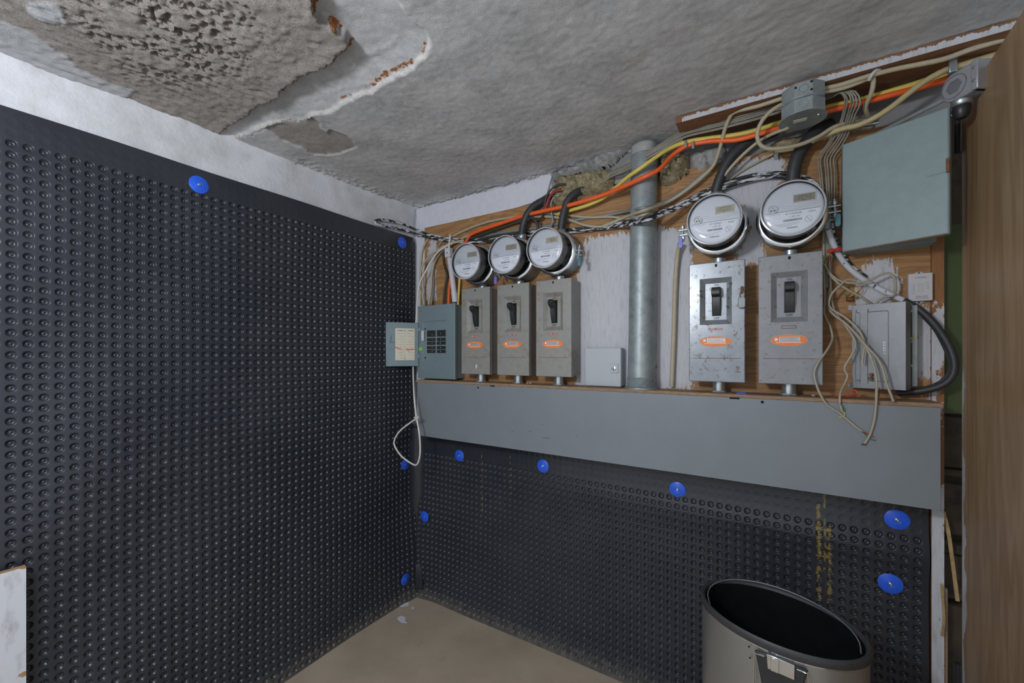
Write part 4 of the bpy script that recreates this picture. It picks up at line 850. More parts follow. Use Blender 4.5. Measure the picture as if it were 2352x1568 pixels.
part('ground_screw', MB().lathe([(0.0035, 0), (0.0035, 0.006), (0.005, 0.007), (0.005, 0.012), (0.003, 0.013)], a0 + tv * 0.046 + V(0, 0, 0.030), tn, 10).lathe([(0.0045, 0), (0.0045, 0.010)], a0 + tv * 0.046 + V(0, 0, 0.040), tn, 6), 'rust', cvr, 'brass coloured ground screws')

# ------------------------------------------------------------------ DSL splitter box
x0, x1, z0, z1 = 1.943, 1.9915, 1.411, 1.487; d1 = 0.040
t = thing('splitter_box', 'small white telephone splitter box with printed legend', 'splitter', ((x0 + x1) / 2, -0.02, z0))
part('case', MB().box(x0, x1, -0.023, -d1, z0, z1), 'white_plastic', t, bevel=0.001)
cx = (x0 + x1) / 2
for s_, zz in ((1, z1), (-1, z0)): part('mounting_tab', MB().prism([(-.016, 0), (.016, 0), (.004, .0075 * s_), (-.004, .0075 * s_)], (cx, -0.0215, zz - 0.001 * s_), (1, 0, 0), (0, 0, 1), (0, -0.0025, 0)), 'white_plastic', t); part('screw', MB().lathe([(0.0022, 0.0), (0.0022, 0.0012)], (cx, -0.024, zz + 0.0035 * s_), (0, -1, 0), 8), 'ink_dark', t)
part('terminal_strip', MB().box(x0 + 0.003, x0 + 0.013, -d1 + 0.001, -d1 - 0.0008, 1.430, 1.461), 'meter_grey', t)
for i in range(5): part('terminal', MB().box(x0 + 0.0045, x0 + 0.0095, -d1, -d1 - 0.0022, 1.4315 + i * 0.006, 1.4360 + i * 0.006), 'white_plastic', t)
tx = MB().text('CORNING', (cx + 0.0005, -d1 - 0.0001, 1.4735), 0.0056, (1, 0, 0), (0, 0, 1), 0.0001, 'CENTER', 0.92).text('ADSL/VDSL', (cx + 0.003, -d1 - 0.0001, 1.4215), 0.0050, (1, 0, 0), (0, 0, 1), 0.0001, 'CENTER').text('POTS Splitter', (cx + 0.003, -d1 - 0.0001, 1.4165), 0.0046, (1, 0, 0), (0, 0, 1), 0.0001, 'CENTER')
for i, s_ in enumerate(('LINE', 'VOICE', 'MODEM')): tx.text(s_, (x1 - 0.014, -d1 - 0.0001, 1.459 - i * 0.0075), 0.0024, (1, 0, 0), (0, 0, 1), 0.0001)
for i in range(6): tx.box(x0 + 0.0195, x0 + 0.021, -d1, -d1 - 0.0002, 1.4355 + i * 0.0042, 1.4368 + i * 0.0042); tx.box(x0 + 0.024, x0 + 0.031, -d1, -d1 - 0.0002, 1.4360 + i * 0.0042, 1.4363 + i * 0.0042)
part('printed_legend', tx, 'ink', t)

# ------------------------------------------------------------------ octagonal junction box under the plank
jc = V(1.694, -0.160, 1.936); JR = 0.055
t = thing('junction_box', 'galvanised octagonal junction box hanging under the ceiling plank', 'junction box', jc)
part('lower_box', MB().lathe([(JR, 0.0), (JR, 0.040)], jc, (0, 0, 1), 8, ax=(math.cos(.39), math.sin(.39), 0)), 'galvanised', t, bevel=0.003)
part('upper_box', MB().lathe([(JR - 0.001, 0.041), (JR - 0.001, 0.085)], jc, (0, 0, 1), 8, ax=(math.cos(.39), math.sin(.39), 0)), 'galvanised', t, bevel=0.003)
part('cover_plate', MB().lathe([(JR + 0.003, -0.002), (JR + 0.003, 0.0)], jc, (0, 0, 1), 24), 'galvanised', t)
vdir = CAM - jc; vdir[2] = 0; vdir /= np.linalg.norm(vdir); vdir = V(-0.25, -0.97, 0); vdir /= np.linalg.norm(vdir)
for ang, hh in ((0.0, 0.020), (0.0, 0.063)):
    dv_ = V(-0.0, -1.0, 0); part('knockout', MB().lathe([(0.0115, 0), (0.0115, 0.0008), (0.0100, 0.0008), (0.0100, 0.0)], jc + dv_ * (JR * math.cos(math.pi / 8)) + V(0, 0, hh), dv_, 20, caps=False), 'zinc', t)
for dx, hh in ((-0.018, 0.070), (0.018, 0.054), (0.018, 0.076)): part('screw_hole', MB().lathe([(0.003, 0), (0.003, 0.0008)], jc + V(dx, -JR * 0.924, hh), (0, -1, 0), 10), 'black_hole', t)
part('cover_sticker', MB().box(jc[0] - 0.022, jc[0] + 0.010, jc[1] - 0.012, jc[1] + 0.004, jc[2] - 0.0028, jc[2] - 0.002), 'paper', t, 'small brown sticker under the box')
part('cover_screw', MB().lathe([(0.004, 0), (0.0035, 0.002)], jc + V(0.036, -0.012, -0.002), (0, 0, -1), 10), 'zinc', t)

# ================================================================== CABLES
def cab(name, lab, pts, r, mat, cat='cable', group=None, n=9, flat=None, wob=0.0):
    P_ = [R(*p_) if len(p_) == 3 else L(*p_[1:]) for p_ in pts]
    m = MB().tube(P_, r, n, 0.012, *( (flat, (0, 0, 1)) if flat else (1.0, None)), wob=wob)
    return single(name, m, mat, lab, cat, group, angle=60)
# painted service cables running from the left wall to the last meter
cab('painted_cable', 'black cable smeared with white paint, folded back on the left wall', [(1000, 545, .03), (975, 535, .04), ('L', 950, 525, .045), ('L', 925, 514, .03), ('L', 890, 506, .022), ('L', 868, 505, .02), ('L', 861, 510, .02), ('L', 870, 516, .02), ('L', 905, 523, .025), ('L', 940, 532, .04), (985, 545, .04), (1030, 553, .035), (1080, 557, .035), (1150, 552, .035), (1210, 541, .035), (1275, 536, .035), (1350, 529, .035), (1420, 520, .05), (1475, 509, .15), (1500, 501, .15), (1560, 477, .085), (1620, 447, .06), (1690, 422, .05), (1750, 408, .045), (1800, 406, .045), (1850, 420, .05), (1885, 440, .04)], 0.0062, 'painted_cable')
cab('painted_cable', 'second paint smeared cable lying just above the first one', [(985, 538, .025), (1030, 547, .025), (1080, 550, .025), (1150, 545, .025), (1210, 534, .028), (1290, 529, .028), (1360, 522, .03), (1420, 513, .045), (1475, 501, .145), (1500, 493, .145), (1560, 469, .08), (1620, 438, .055), (1690, 412, .045), (1750, 399, .04), (1810, 398, .04), (1860, 412, .04), (1892, 440, .035)], 0.0055, 'painted_cable')
cab('grey_armoured_cable', 'grey speckled armoured cable along the plywood left of the big pipe', [(1080, 549, .022), (1150, 535, .022), (1240, 522, .022), (1330, 504, .024), (1400, 493, .024), (1440, 485, .05), (1475, 478, .125), (1510, 470, .07), (1560, 445, .028), (1610, 405, .026), (1655, 368, .04)], 0.0062, 'bx_cable')
cab('black_cable', 'dark sheathed cable sloping up beneath the orange cable at left', [(1050, 556, .03), (1090, 545, .04), (1130, 530, .045), (1180, 513, .04), (1240, 497, .025), (1290, 487, .025)], 0.0055, 'dark_wire')
cab('black_cable', 'black cable end lying above the second meter', [(1085, 556, .03), (1110, 548, .035), (1150, 540, .035), (1190, 535, .03)], 0.0055, 'dark_wire')
# beige cables across the top left
cab('beige_cable', 'beige cable rising from the left corner and ending at the big pipe', [(1035, 545, .025), (1070, 528, .03), (1120, 510, .03), (1190, 497, .03), (1250, 490, .03), (1300, 494, .03), (1350, 499, .03), (1400, 498, .03), (1440, 502, .05), (1478, 494, .14), (1510, 480, .06)], 0.0055, 'beige_cable')
cab('beige_cable', 'beige cable sagging between third meter and big pipe', [(1060, 548, .028), (1110, 526, .034), (1170, 508, .034), (1240, 497, .034), (1300, 503, .034), (1340, 516, .034), (1375, 521, .034), (1400, 514, .04), (1440, 497, .06), (1480, 483, .15), (1530, 466, .06), (1575, 438, .05), (1612, 408, .05), (1640, 378, .055), (1655, 335, .08), (1664, 300, .10), (1676, 270, .12), (1690, 256, .135), (1740, 244, .15), (1796, 226, .16)], 0.0062, 'beige_cable')
# orange and yellow
cab('orange_cable', 'bright orange cable sweeping from the corner up to the right', [(1066, 565, .035), (1072, 552, .04), (1080, 540, .045), (1100, 530, .05), (1150, 513, .055), (1200, 496, .06), (1250, 484, .065), (1300, 473, .07), (1350, 459, .075), (1400, 442, .085), (1450, 420, .12), (1485, 404, .135), (1515, 388, .12), (1545, 356, .09), (1580, 334, .085), (1630, 324, .085), (1690, 321, .09), (1745, 307, .095), (1800, 290, .095), (1890, 258, .095), (1960, 241, .09), (2050, 217, .085), (2120, 199, .07), (2170, 185, .06), (2260, 155, .03)], 0.0068, 'orange_cable', flat=1.25)
cab('yellow_cable', 'yellow cable crossing beneath the orange one near the big pipe', [(1280, 492, .03), (1310, 483, .05), (1350, 471, .055), (1385, 455, .06), (1410, 435, .075), (1440, 408, .11), (1470, 387, .135), (1505, 362, .125), (1540, 340, .10), (1580, 325, .09), (1630, 317, .085), (1680, 311, .085), (1730, 301, .085), (1800, 278, .08), (1890, 248, .08), (1960, 233, .08), (2060, 205, .08), (2140, 180, .07), (2260, 140, .03)], 0.0062, 'yellow_cable', flat=1.2)
for x, y, dd_, lab in ((1575, 330, .098, 'small steel clip on the yellow cable beside the wool lump'), (1592, 333, .095, 'small steel clip on the orange cable beside the wool lump')):
    c = R(x, y, dd_); single('cable_clip', MB().box(c[0] - .004, c[0] + .004, c[1], c[1] - .003, c[2] - .012, c[2] + .012), 'zinc', lab, 'clip', 'cable clips', bevel=0.001)
# bundle of thin grey wires, looping over and down beside the last meter
for i in range(6):
    i = i * 1.18 + random.uniform(-.2, .2)
    pts = [(1385 + 1.0 * i, 424 - 1.6 * i, .045), (1400, 409 - 2.2 * i, .06), (1450, 386 - 2.6 * i, .085), (1510, 352 - 2.8 * i, .11), (1560, 322 - 3.0 * i, .10), (1600, 308 - 3.0 * i, .10), (1680, 291 - 3.1 * i, .105), (1790, 260 - 3.3 * i, .11), (1880, 234 - 3.4 * i, .11), (1915 + 3 * i, 222 - 2.0 * i, .12), (1930 + 6.0 * i, 212 - 0.4 * i, .135), (1941 + 6.0 * i, 226 + 1.5 * i, .13), (1938 + 4.5 * i, 250 + 2 * i, .11), (1925 + 4.2 * i, 290 + 2 * i, .075), (1900 + 5.5 * i, 330 + i, .055), (1880 + 6.0 * i, 362, .045), (1882 + 6.0 * i, 400, .045), (1888 + 5.0 * i, 450, .05), (1893 + 3.4 * i, 495, .055), (1890 + 3.0 * i, 545, .05), (1888 + 3.5 * i, 600, .04), (1890 + 3.2 * i, 660, .04)]
    cab('thin_grey_wire', 'thin grey wire in the bundle that loops down between last meter and cabinet', pts, 0.0022, 'grey_wire', 'wire', 'looping bundle of grey wires', 6, wob=0.002)
for x, y, dd_ in ((1560, 314, .115), (1722, 268, .12)):
    c = R(x, y, dd_)
# beige cables of the junction box and along the plank
cab('beige_cable', 'beige cable along the plank from junction box to the door', [(1884, 205, .15), (1930, 195, .15), (1990, 176, .15), (2050, 160, .15), (2110, 148, .15), (2170, 135, .145), (2230, 113, .14), (2300, 92, .13), (2345, 78, .12)], 0.0065, 'beige_cable')
cab('beige_cable', 'short beige cable entering the junction box below another', [(1884, 214, .15), (1940, 202, .145), (2000, 178, .14), (2004, 168, .14)], 0.0050, 'beige_cable')
cab('beige_cable', 'beige cable dropping from the plank tie towards the cabinet', [(2004, 166, .145), (2006, 190, .135), (2001, 215, .12), (1990, 238, .10), (1988, 252, .085), (1994, 266, .06)], 0.0060, 'beige_cable')
single('cable_tie', MB().tube([R(1996, 184, .15), R(2002, 172, .160), R(2012, 162, .158), R(2020, 160, .15)], 0.0045, 8), 'white_plastic', 'white tie holding two beige cables at the plank', 'tie')
cab('thick_beige_cable', 'thickest yellowish cable sweeping up to the door under the plank', [(1780, 347, .05), (1830, 338, .06), (1880, 318, .07), (1930, 297, .09), (1970, 288, .10), (2010, 270, .11), (2050, 244, .12), (2090, 212, .125), (2130, 183, .125), (2170, 162, .12), (2205, 151, .11), (2250, 137, .10), (2300, 122, .08)], 0.0078, 'beige_thick_cable')
c = R(2190, 152, .131); single('cable_clip', MB().box(c[0] - .008, c[0] + .008, c[1] + .018, c[1], c[2] - .014, c[2] + .026), 'zinc', 'wide steel clip on the thickest cable near the door', 'clip', 'cable clips', bevel=0.002)
c = R(1783, 350, .05); single('cable_clip', MB().box(c[0] - .006, c[0] + .006, c[1] + .03, c[1] - .004, c[2] - .012, c[2] + .008), 'zinc', 'steel clip at the lower end of the thickest cable', 'clip', 'cable clips', bevel=0.002)
cab('beige_cable', 'beige cable making a wide loop left of the junction box', [(1800, 238, .16), (1775, 252, .165), (1752, 275, .165), (1740, 302, .16), (1742, 326, .15), (1758, 340, .14), (1790, 341, .13), (1835, 333, .115), (1880, 314, .10), (1915, 292, .09), (1950, 282, .07), (1985, 276, .05)], 0.0060, 'beige_cable')
cab('beige_cable', 'beige cable dropping from the junction box behind the fourth meter', [(1812, 293, .14), (1780, 305, .12), (1750, 320, .10), (1720, 343, .09), (1690, 372, .08), (1668, 398, .07), (1655, 418, .06), (1640, 445, .04)], 0.0052, 'beige_cable')
cab('beige_cable', 'thin pale cable from steel clip down to the fourth meter', [(1778, 352, .04), (1740, 372, .03), (1700, 395, .028), (1672, 416, .028), (1660, 432, .028)], 0.0035, 'beige_cable')
cab('pink_wire', 'pinkish thin cable by the closer, upper of the pair', [(2200, 168, .08), (2240, 143, .06), (2285, 110, .03)], 0.0038, 'beige_cable', 'wire', 'thin cables by the closer'); cab('pink_wire', 'thin cable by the closer, lower of the pair', [(2215, 172, .08), (2250, 152, .06), (2290, 120, .03)], 0.0038, 'beige_cable', 'wire', 'thin cables by the closer')
cab('coaxial_cable', 'coaxial cable with a red banded connector above the cabinet', [(1935, 300, .08), (1965, 294, .085), (1985, 288, .085)], 0.0042, 'beige_cable')
m = MB(); a_, b_ = R(1985, 288, .085), R(2018, 281, .085); single('coaxial_connector', m.cyl(a_, a_ * .35 + b_ * .65, 0.0058, 10).cyl(a_ * .35 + b_ * .65, b_, 0.004, 8), 'zinc', 'metal coaxial connector above the cabinet', 'connector')
# black flexible conduits dropping into the meters
for pts, r_, lab in (([(1198, 545, .05), (1203, 515, .06), (1212, 492, .06), (1228, 473, .05), (1250, 460, .03), (1262, 452, .01)], 0.0175, 'black corrugated conduit above the second meter'),
                     ([(1288, 535, .06), (1293, 500, .065), (1301, 470, .065), (1312, 452, .06), (1328, 441, .045), (1345, 436, .02)], 0.0165, 'black corrugated conduit above the third meter'),
                     ([(1642, 450, .05), (1652, 415, .06), (1668, 378, .065), (1690, 348, .065), (1722, 325, .055), (1752, 312, .04), (1780, 300, .01)], 0.0175, 'black corrugated conduit above the fourth meter'),
                     ([(1820, 425, .06), (1824, 385, .065), (1836, 350, .065), (1860, 318, .055), (1880, 300, .04), (1905, 288, .01)], 0.0195, 'black corrugated conduit above the last meter')):
    P_ = spline([R(*p_) for p_ in pts], 0.006); m = MB(); 
    m.tube([R(*p_) for p_ in pts], r_, 16, 0.006)
    nv_ = 16; base = np.array(m.v); ctr = base.reshape(-1, nv_, 3).mean(1)
    vv = base.reshape(-1, nv_, 3); sc2 = np.where(np.arange(len(ctr)) % 2 == 0, 1.0, 0.93)[:, None, None]; m.v = [tuple(q_) for q_ in (ctr[:, None] + (vv - ctr[:, None]) * sc2).reshape(-1, 3)]
    t = thing('flexible_conduit', lab, 'conduit', R(*pts[0]), 'black meter conduits'); part('conduit', m, 'black_rubber', t, angle=60)
    c = R(*pts[0]); part('fitting', MB().lathe([(r_ + .004, -0.012), (r_ + .004, 0.008), (r_ + .001, 0.012)], c, (R(*pts[1]) - c), 16), 'zinc', t, 'zinc conduit fitting')
cab('black_wire', 'black wire hooped over beside the second conduit', [(1213, 505, .07), (1222, 500, .075), (1231, 508, .075), (1236, 525, .07), (1233, 545, .06)], 0.007, 'black_rubber', 'wire')
cab('black_wire', 'dark wire bending down out of the wool, leftmost', [(1300, 423, .05), (1283, 424, .06), (1265, 436, .065), (1254, 455, .065), (1249, 480, .06), (1246, 497, .05), (1236, 508, .04)], 0.0045, 'dark_wire', 'wire')
cab('red_wire', 'dark red wire bending out of the wool above the conduits', [(1290, 437, .05), (1275, 439, .06), (1264, 450, .065), (1257, 466, .065), (1252, 482, .06)], 0.0062, 'red_wire', 'wire')
cab('grey_wire', 'thin blue grey wire curving down right of the red wire', [(1285, 449, .05), (1272, 453, .055), (1266, 468, .055), (1267, 490, .05), (1270, 508, .045), (1264, 522, .04)], 0.0038, 'bx_cable', 'wire')
# wires going into the breaker panel
cab('beige_cable', 'beige cable bowing into the breaker panel top, widest bow', [(1066, 552, .04), (1030, 561, .05), (1000, 578, .055), (978, 598, .055), (967, 620, .055), (966, 650, .055), (970, 675, .06), (974, 700, .06)], 0.0055, 'beige_cable', group='cables into the breaker panel')
cab('beige_cable', 'inner beige cable entering the breaker panel top', [(1048, 555, .03), (1020, 572, .035), (1000, 598, .04), (992, 630, .045), (990, 665, .05), (984, 700, .06)], 0.0055, 'beige_cable', group='cables into the breaker panel')
cab('beige_cable', 'beige cable hugging the corner strip above the breaker panel', [(985, 545, .03), (972, 570, .025), (967, 600, .025), (966, 640, .025), (966, 670, .025), (966, 700, .03)], 0.005, 'beige_cable', group='cables into the breaker panel')
cab('dark_grey_cable', 'dark grey cable dropping to the breaker panel', [(1015, 552, .025), (1002, 580, .025), (996, 615, .03), (995, 650, .035), (990, 700, .05)], 0.0055, 'grey_wire')
cab('black_cable', 'black cable with a staple left of the white tube', [(1022, 560, .03), (1018, 585, .03), (1021, 610, .03), (1027, 632, .035), (1022, 660, .04), (1018, 705, .05)], 0.0058, 'dark_wire')
cab('hanging_cord', 'white cord dropping left of the breaker panel to a tied loop', [(1040, 558, .05), (1010, 575, .06), (992, 597, .07), (978, 622, .08), (964, 650, .09), (958, 690, .10), (956, 735, .105), (950, 800, .11), (949, 850, .11), (951, 905, .17), (956, 955, .19), (963, 995, .20), (965, 1040, .20), (958, 1066, .20), (945, 1064, .20), (922, 1047, .20), (907, 1025, .20), (906, 1010, .20), (918, 990, .20), (940, 972, .195), (958, 960, .194)], 0.0042, 'white_cord', 'cord')
cab('cord_knot', 'small white knot tying the cord loop', [(952, 958, .194), (957, 962, .199), (961, 958, .199), (957, 955, .195)], 0.0035, 'white_cord', 'knot')
cab('orange_stub', 'orange cable end dropping behind the white tube', [(1034, 640, .04), (1032, 665, .045), (1030, 700, .055)], 0.006, 'orange_cable')
cab('yellow_stub', 'yellow cable end entering the breaker panel beside the first switch box', [(1056, 640, .04), (1054, 668, .045), (1052, 700, .055)], 0.0058, 'yellow_cable')
t = thing('white_tube', 'white plastic tube with cap standing on the breaker panel', 'tube', R(1046, 690, .06))
a_, b_ = R(1046, 694, .06), R(1033, 592, .06)
part('tube', MB().cyl(a_, b_, 0.0135, 18), 'pvc_white', t); part('coupling', MB().cyl(a_, a_ * .78 + b_ * .22, 0.0155, 18), 'pvc_white', t)
c = R(1031, 580, .06); part('cap', MB().obox(c + V(-.017, .012, -.024), V(.034, 0, .0), V(0, -.024, 0), V(-.002, 0, .046)), 'pvc_white', t, bevel=0.002); part('cap_screw', MB().lathe([(.004, 0), (.004, .002)], c + V(0, -.012, -.004), (0, -1, 0), 10), 'zinc', t)
part('cord_stub', MB().tube([c + V(0, 0, .02), R(1032, 558, .06), R(1034, 540, .05)], 0.005, 8), 'white_cord', t)
# clamp with black cables right of the last meter, then white-painted cable to the terminal box
t = thing('cable_clamp', 'galvanised cable clamp with two cross bars beside the last meter', 'clamp', R(1907, 520, .08))
for yy in (488, 505): c = R(1907, yy, .09); part('cross_bar', MB().box(c[0] - .017, c[0] + .017, c[1] + .01, c[1], c[2] - .0025, c[2] + .0025), 'galvanised', t, bevel=0.001)
part('bolt', MB().cyl(R(1905, 463, .085), R(1903, 524, .085), 0.0055, 8), 'galvanised', t)
part('saddle', MB().cyl(R(1900, 512, .08), R(1898, 527, .08), 0.011, 12), 'galvanised', t)
cab('white_painted_cable', 'thick white painted cable from the clamp down towards the terminal box', [(1901, 520, .07), (1908, 545, .06), (1920, 572, .05), (1935, 598, .04), (1955, 620, .035), (1980, 640, .032), (2010, 658, .032), (2045, 676, .034), (2075, 690, .04)], 0.0082, 'white_painted_cable')
cab('painted_cable', 'paint streaked black cable beside the thick white one', [(1910, 470, .06), (1912, 520, .06), (1920, 552, .05), (1934, 580, .04), (1958, 612, .03), (1990, 636, .028)], 0.0045, 'painted_cable')
cab('black_trunk_cable', 'thick black cable looping out over the door gap into the terminal box', [(2070, 688, .035), (2095, 700, .045), (2125, 722, .055), (2155, 755, .06), (2180, 795, .065), (2192, 830, .07), (2190, 858, .07), (2172, 880, .065), (2140, 893, .06), (2105, 899, .05), (2060, 902, .045)], 0.0090, 'black_rubber')
cab('black_trunk_cable', 'second black cable inside the curve of the thick loop', [(2120, 724, .050), (2148, 755, .055), (2170, 795, .058), (2184, 830, .060), (2182, 855, .060), (2162, 877, .058), (2130, 890, .055), (2095, 897, .045)], 0.0055, 'black_rubber')
# loose telephone wires
PW = [('leftmost loose telephone wire reaching down across the trough', [(1892, 560, .05), (1893, 640, .05), (1895, 690, .05), (1893, 720, .055), (1905, 745, .06), (1912, 775, .065), (1902, 800, .10), (1878, 835, .125), (1870, 858, .13), (1876, 885, .135), (1884, 905, .14), (1900, 930, .136), (1925, 946, .136), (1948, 965, .136), (1972, 985, .136), (1984, 992, .136)]),
      ('telephone wire ending in a frayed tip above the trough edge', [(1905, 600, .05), (1908, 660, .05), (1915, 710, .055), (1940, 745, .07), (1965, 785, .085), (1958, 812, .09), (1942, 838, .09), (1940, 850, .09), (1947, 864, .09), (1938, 885, .10), (1930, 902, .12), (1929, 925, .137), (1935, 945, .136)]),
      ('longest loose telephone wire hanging lowest over the trough', [(1908, 655, .05), (1902, 700, .06), (1912, 720, .07), (1945, 745, .085), (1972, 775, .10), (1995, 808, .115), (2006, 838, .12), (2013, 870, .125), (2013, 905, .135), (2012, 930, .138), (2008, 965, .136), (1998, 998, .136), (1986, 1018, .136)]),
      ('telephone wire ending at the ledge right of the others', [(1935, 735, .07), (1965, 765, .095), (1990, 795, .115), (2015, 822, .125), (2028, 848, .13), (2036, 880, .135), (2046, 905, .136), (2052, 922, .138)]),
      ('telephone wire arching over the white blotch', [(1895, 598, .055), (1898, 615, .06), (1912, 634, .065), (1935, 647, .065), (1965, 650, .065), (1995, 645, .065), (2025, 630, .065), (2044, 628, .065), (2055, 640, .065), (2057, 662, .06), (2055, 678, .05)]),
      ('telephone wire slanting straight to the terminal box top', [(1900, 625, .06), (1925, 650, .065), (1955, 670, .06), (1980, 683, .055), (2003, 700, .045)]),
      ('telephone wire bowing left above the terminal box', [(1968, 645, .06), (1945, 642, .065), (1930, 655, .07), (1912, 672, .07), (1904, 692, .07), (1908, 708, .07), (1940, 728, .08), (1970, 755, .09), (1985, 785, .10), (1983, 812, .10), (1980, 835, .10)]),
      ('short telephone wire behind the terminal box top edge', [(2052, 680, .05), (2035, 682, .05), (2018, 690, .05), (2010, 704, .045)])]
for lab, pts in PW: cab('telephone_wire', lab, pts, 0.0032, 'phone_wire', 'wire', 'loose telephone wires', 8)
def leads(lab, start, ends):
    t = thing('wire_leads', lab, 'wire ends', R(*start), 'stripped wire ends')
    for e_, mt in ends: part('lead', MB().tube([R(*start)] + [R(*q_) for q_ in e_], 0.0011, 5, 0.006), mt, t)
leads('red and green stripped ends crossing the longest wire', (1984, 992, .136), [([(1995, 996, .138), (2008, 1004, .135)], 'red_nut'), ([(1992, 1003, .138), (2005, 1010, .136), (2012, 1010, .134)], 'green_wire'), ([(1988, 996, .138), (1980, 990, .14)], 'dark_wire')])
leads('yellow and green stripped ends on the trough front', (1935, 945, .136), [([(1940, 950, .138), (1937, 957, .136), (1927, 958, .133)], 'yellow_wire'), ([(1931, 930, .14), (1938, 936, .138), (1940, 944, .136)], 'green_wire'), ([(1930, 925, .14), (1929, 932, .138)], 'red_nut')])
leads('tiny stripped ends at the lowest wire tip', (1986, 1018, .136), [([(1982, 1020, .137), (1978, 1021, .134)], 'dark_wire'), ([(1985, 1021, .137), (1990, 1022, .134)], 'rust')])
leads('yellow and red ends below the terminal box', (2020, 890, .11), [([(2020, 905, .12), (2019, 916, .13)], 'red_nut'), ([(2017, 900, .12), (2017, 912, .125)], 'green_wire')])
leads('thin yellow wire at the side of the terminal box', (2082, 795, .06), [([(2090, 790, .065), (2098, 775, .06), (2106, 748, .04)], 'yellow_wire')])
leads('fine yellow and green wires under the red connectors', (1905, 580, .07), [([(1896, 590, .075), (1890, 602, .075), (1897, 612, .07)], 'yellow_wire'), ([(1912, 588, .075), (1908, 600, .07)], 'green_wire'), ([(1906, 590, .075), (1904, 602, .07)], 'red_nut')])
leads('fine coloured wires at the small terminal left of the box', (1950, 683, .05), [([(1968, 668, .055), (1974, 655, .05)], 'yellow_wire'), ([(1942, 678, .055), (1935, 676, .05)], 'green_wire'), ([(1970, 672, .055), (1984, 655, .05)], 'red_wire')])
for (x, y, dx, dy), lab in (((1908, 576, 9, -2), 'red crimp connector nearest the last switch box'), ((1924, 573, 8, -3), 'red crimp connector beside the white painted cable')):
    single('crimp_connector', MB().lathe([(0.002, -.008), (0.0055, -.006), (0.006, .004), (0.004, .009)], R(x, y, .07), R(x + dx, y + dy, .07) - R(x, y, .07), 12), 'red_nut', lab, 'connector', 'red crimp connectors')
c = R(1952, 684, .03); single('small_terminal', MB().box(c[0] - .008, c[0] + .006, -0.0205, -.042, c[2] - .009, c[2] + .008), 'rust', 'small rusty terminal block left of the terminal box', 'terminal', bevel=0.002)
# things lying on the ledge
a_, b_ = R(1692, 909, .115), R(1795, 913, .115); a_[2] = b_[2] = LZ + 0.0032
t = thing('screwdriver_bit', 'thin blade with a blue end lying on the ledge', 'tool', a_)
part('blade', MB().obox(a_ + V(0.025, 0, -.0025), V(b_[0] - a_[0] - .025, 0, 0), V(0, .012, 0), V(0, 0, .002)), 'dark_wire', t); part('blue_end', MB().obox(a_ + V(0, 0, -.0025), V(.025, 0, 0), V(0, .013, 0), V(0, 0, .004)), 'blue_plastic', t, 'blue painted end')
a_ = R(1965, 905, .095)
single('red_wire_curl', MB().tube([V(a_[0] - .045, -.09, LZ + .004), V(a_[0] - .018, -.095, LZ + .006), V(a_[0] - .004, -.095, LZ + .010), V(a_[0] + .004, -.093, LZ + .018), V(a_[0] - .003, -.091, LZ + .024), V(a_[0] - .009, -.09, LZ + .019)], 0.0022, 7, 0.004), 'red_nut', 'curled red wire lying on the ledge by the terminal box', 'wire')
for x, y, s_, lab in ((1213, 884, .006, 'crumb of rubble on the ledge between second and third box'), (1220, 886, .008, 'larger crumb of rubble beside the third box nipple'), (1868, 905, .006, 'crumb of rubble on the ledge right of the last switch box')):
    q = R(x, y, .08); m = MB().lathe([(s_ * .6, 0), (s_, s_ * .4), (s_ * .7, s_ * .9), (s_ * .2, s_ * 1.1)], (q[0], -.085, LZ), (0, 0, 1), 7)
    single('rubble_crumb', m, 'concrete_grey', lab, 'debris', 'rubble crumbs')

# ================================================================== STAINLESS BIN
bz = 0.62; bc = V(1.631, -0.390, 0); ax1 = V(-0.957, 0.291, 0); SX, SY = 0.181, 0.132
t = thing('waste_bin', 'oval stainless steel waste bin without lid', 'bin', bc)
n = 72
def oval(prof, caps=False): return MB().lathe([(r_, h_) for r_, h_ in prof], bc, (0, 0, 1), n, caps, SX, SY, ax1)
part('outer_shell', oval([(0.965, 0.012), (0.97, 0.02), (0.97, bz - 0.012)]), 'brushed_steel', t, 'brushed steel shell')
part('base', oval([(0.98, 0.0), (0.985, 0.012), (0.975, 0.03)], True), 'black_plastic', t, 'black plastic base')
part('rim', oval([(0.955, bz - 0.022), (0.985, bz - 0.020), (1.0, bz - 0.012), (0.998, bz - 0.004), (0.975, bz), (0.945, bz - 0.002), (0.93, bz - 0.008)]), 'black_rubber', t, 'dark rubber rim')
part('liner', oval([(0.935, bz - 0.006), (0.925, bz - 0.02), (0.88, 0.05), (0.86, 0.045), (0.001, 0.045)]), 'bin_inner', t, 'black plastic inner bucket')
ay1 = np.cross(V(0, 0, 1), ax1)
def opt(a_, s_, z_): return bc + ax1 * math.cos(a_) * SX * s_ + ay1 * math.sin(a_) * SY * s_ + V(0, 0, z_)
part('steel_lip', oval([(0.972, bz - 0.024), (0.980, bz - 0.023), (0.980, bz - 0.020), (0.972, bz - 0.019)]), 'chrome', t, 'bright steel lip under the rim')
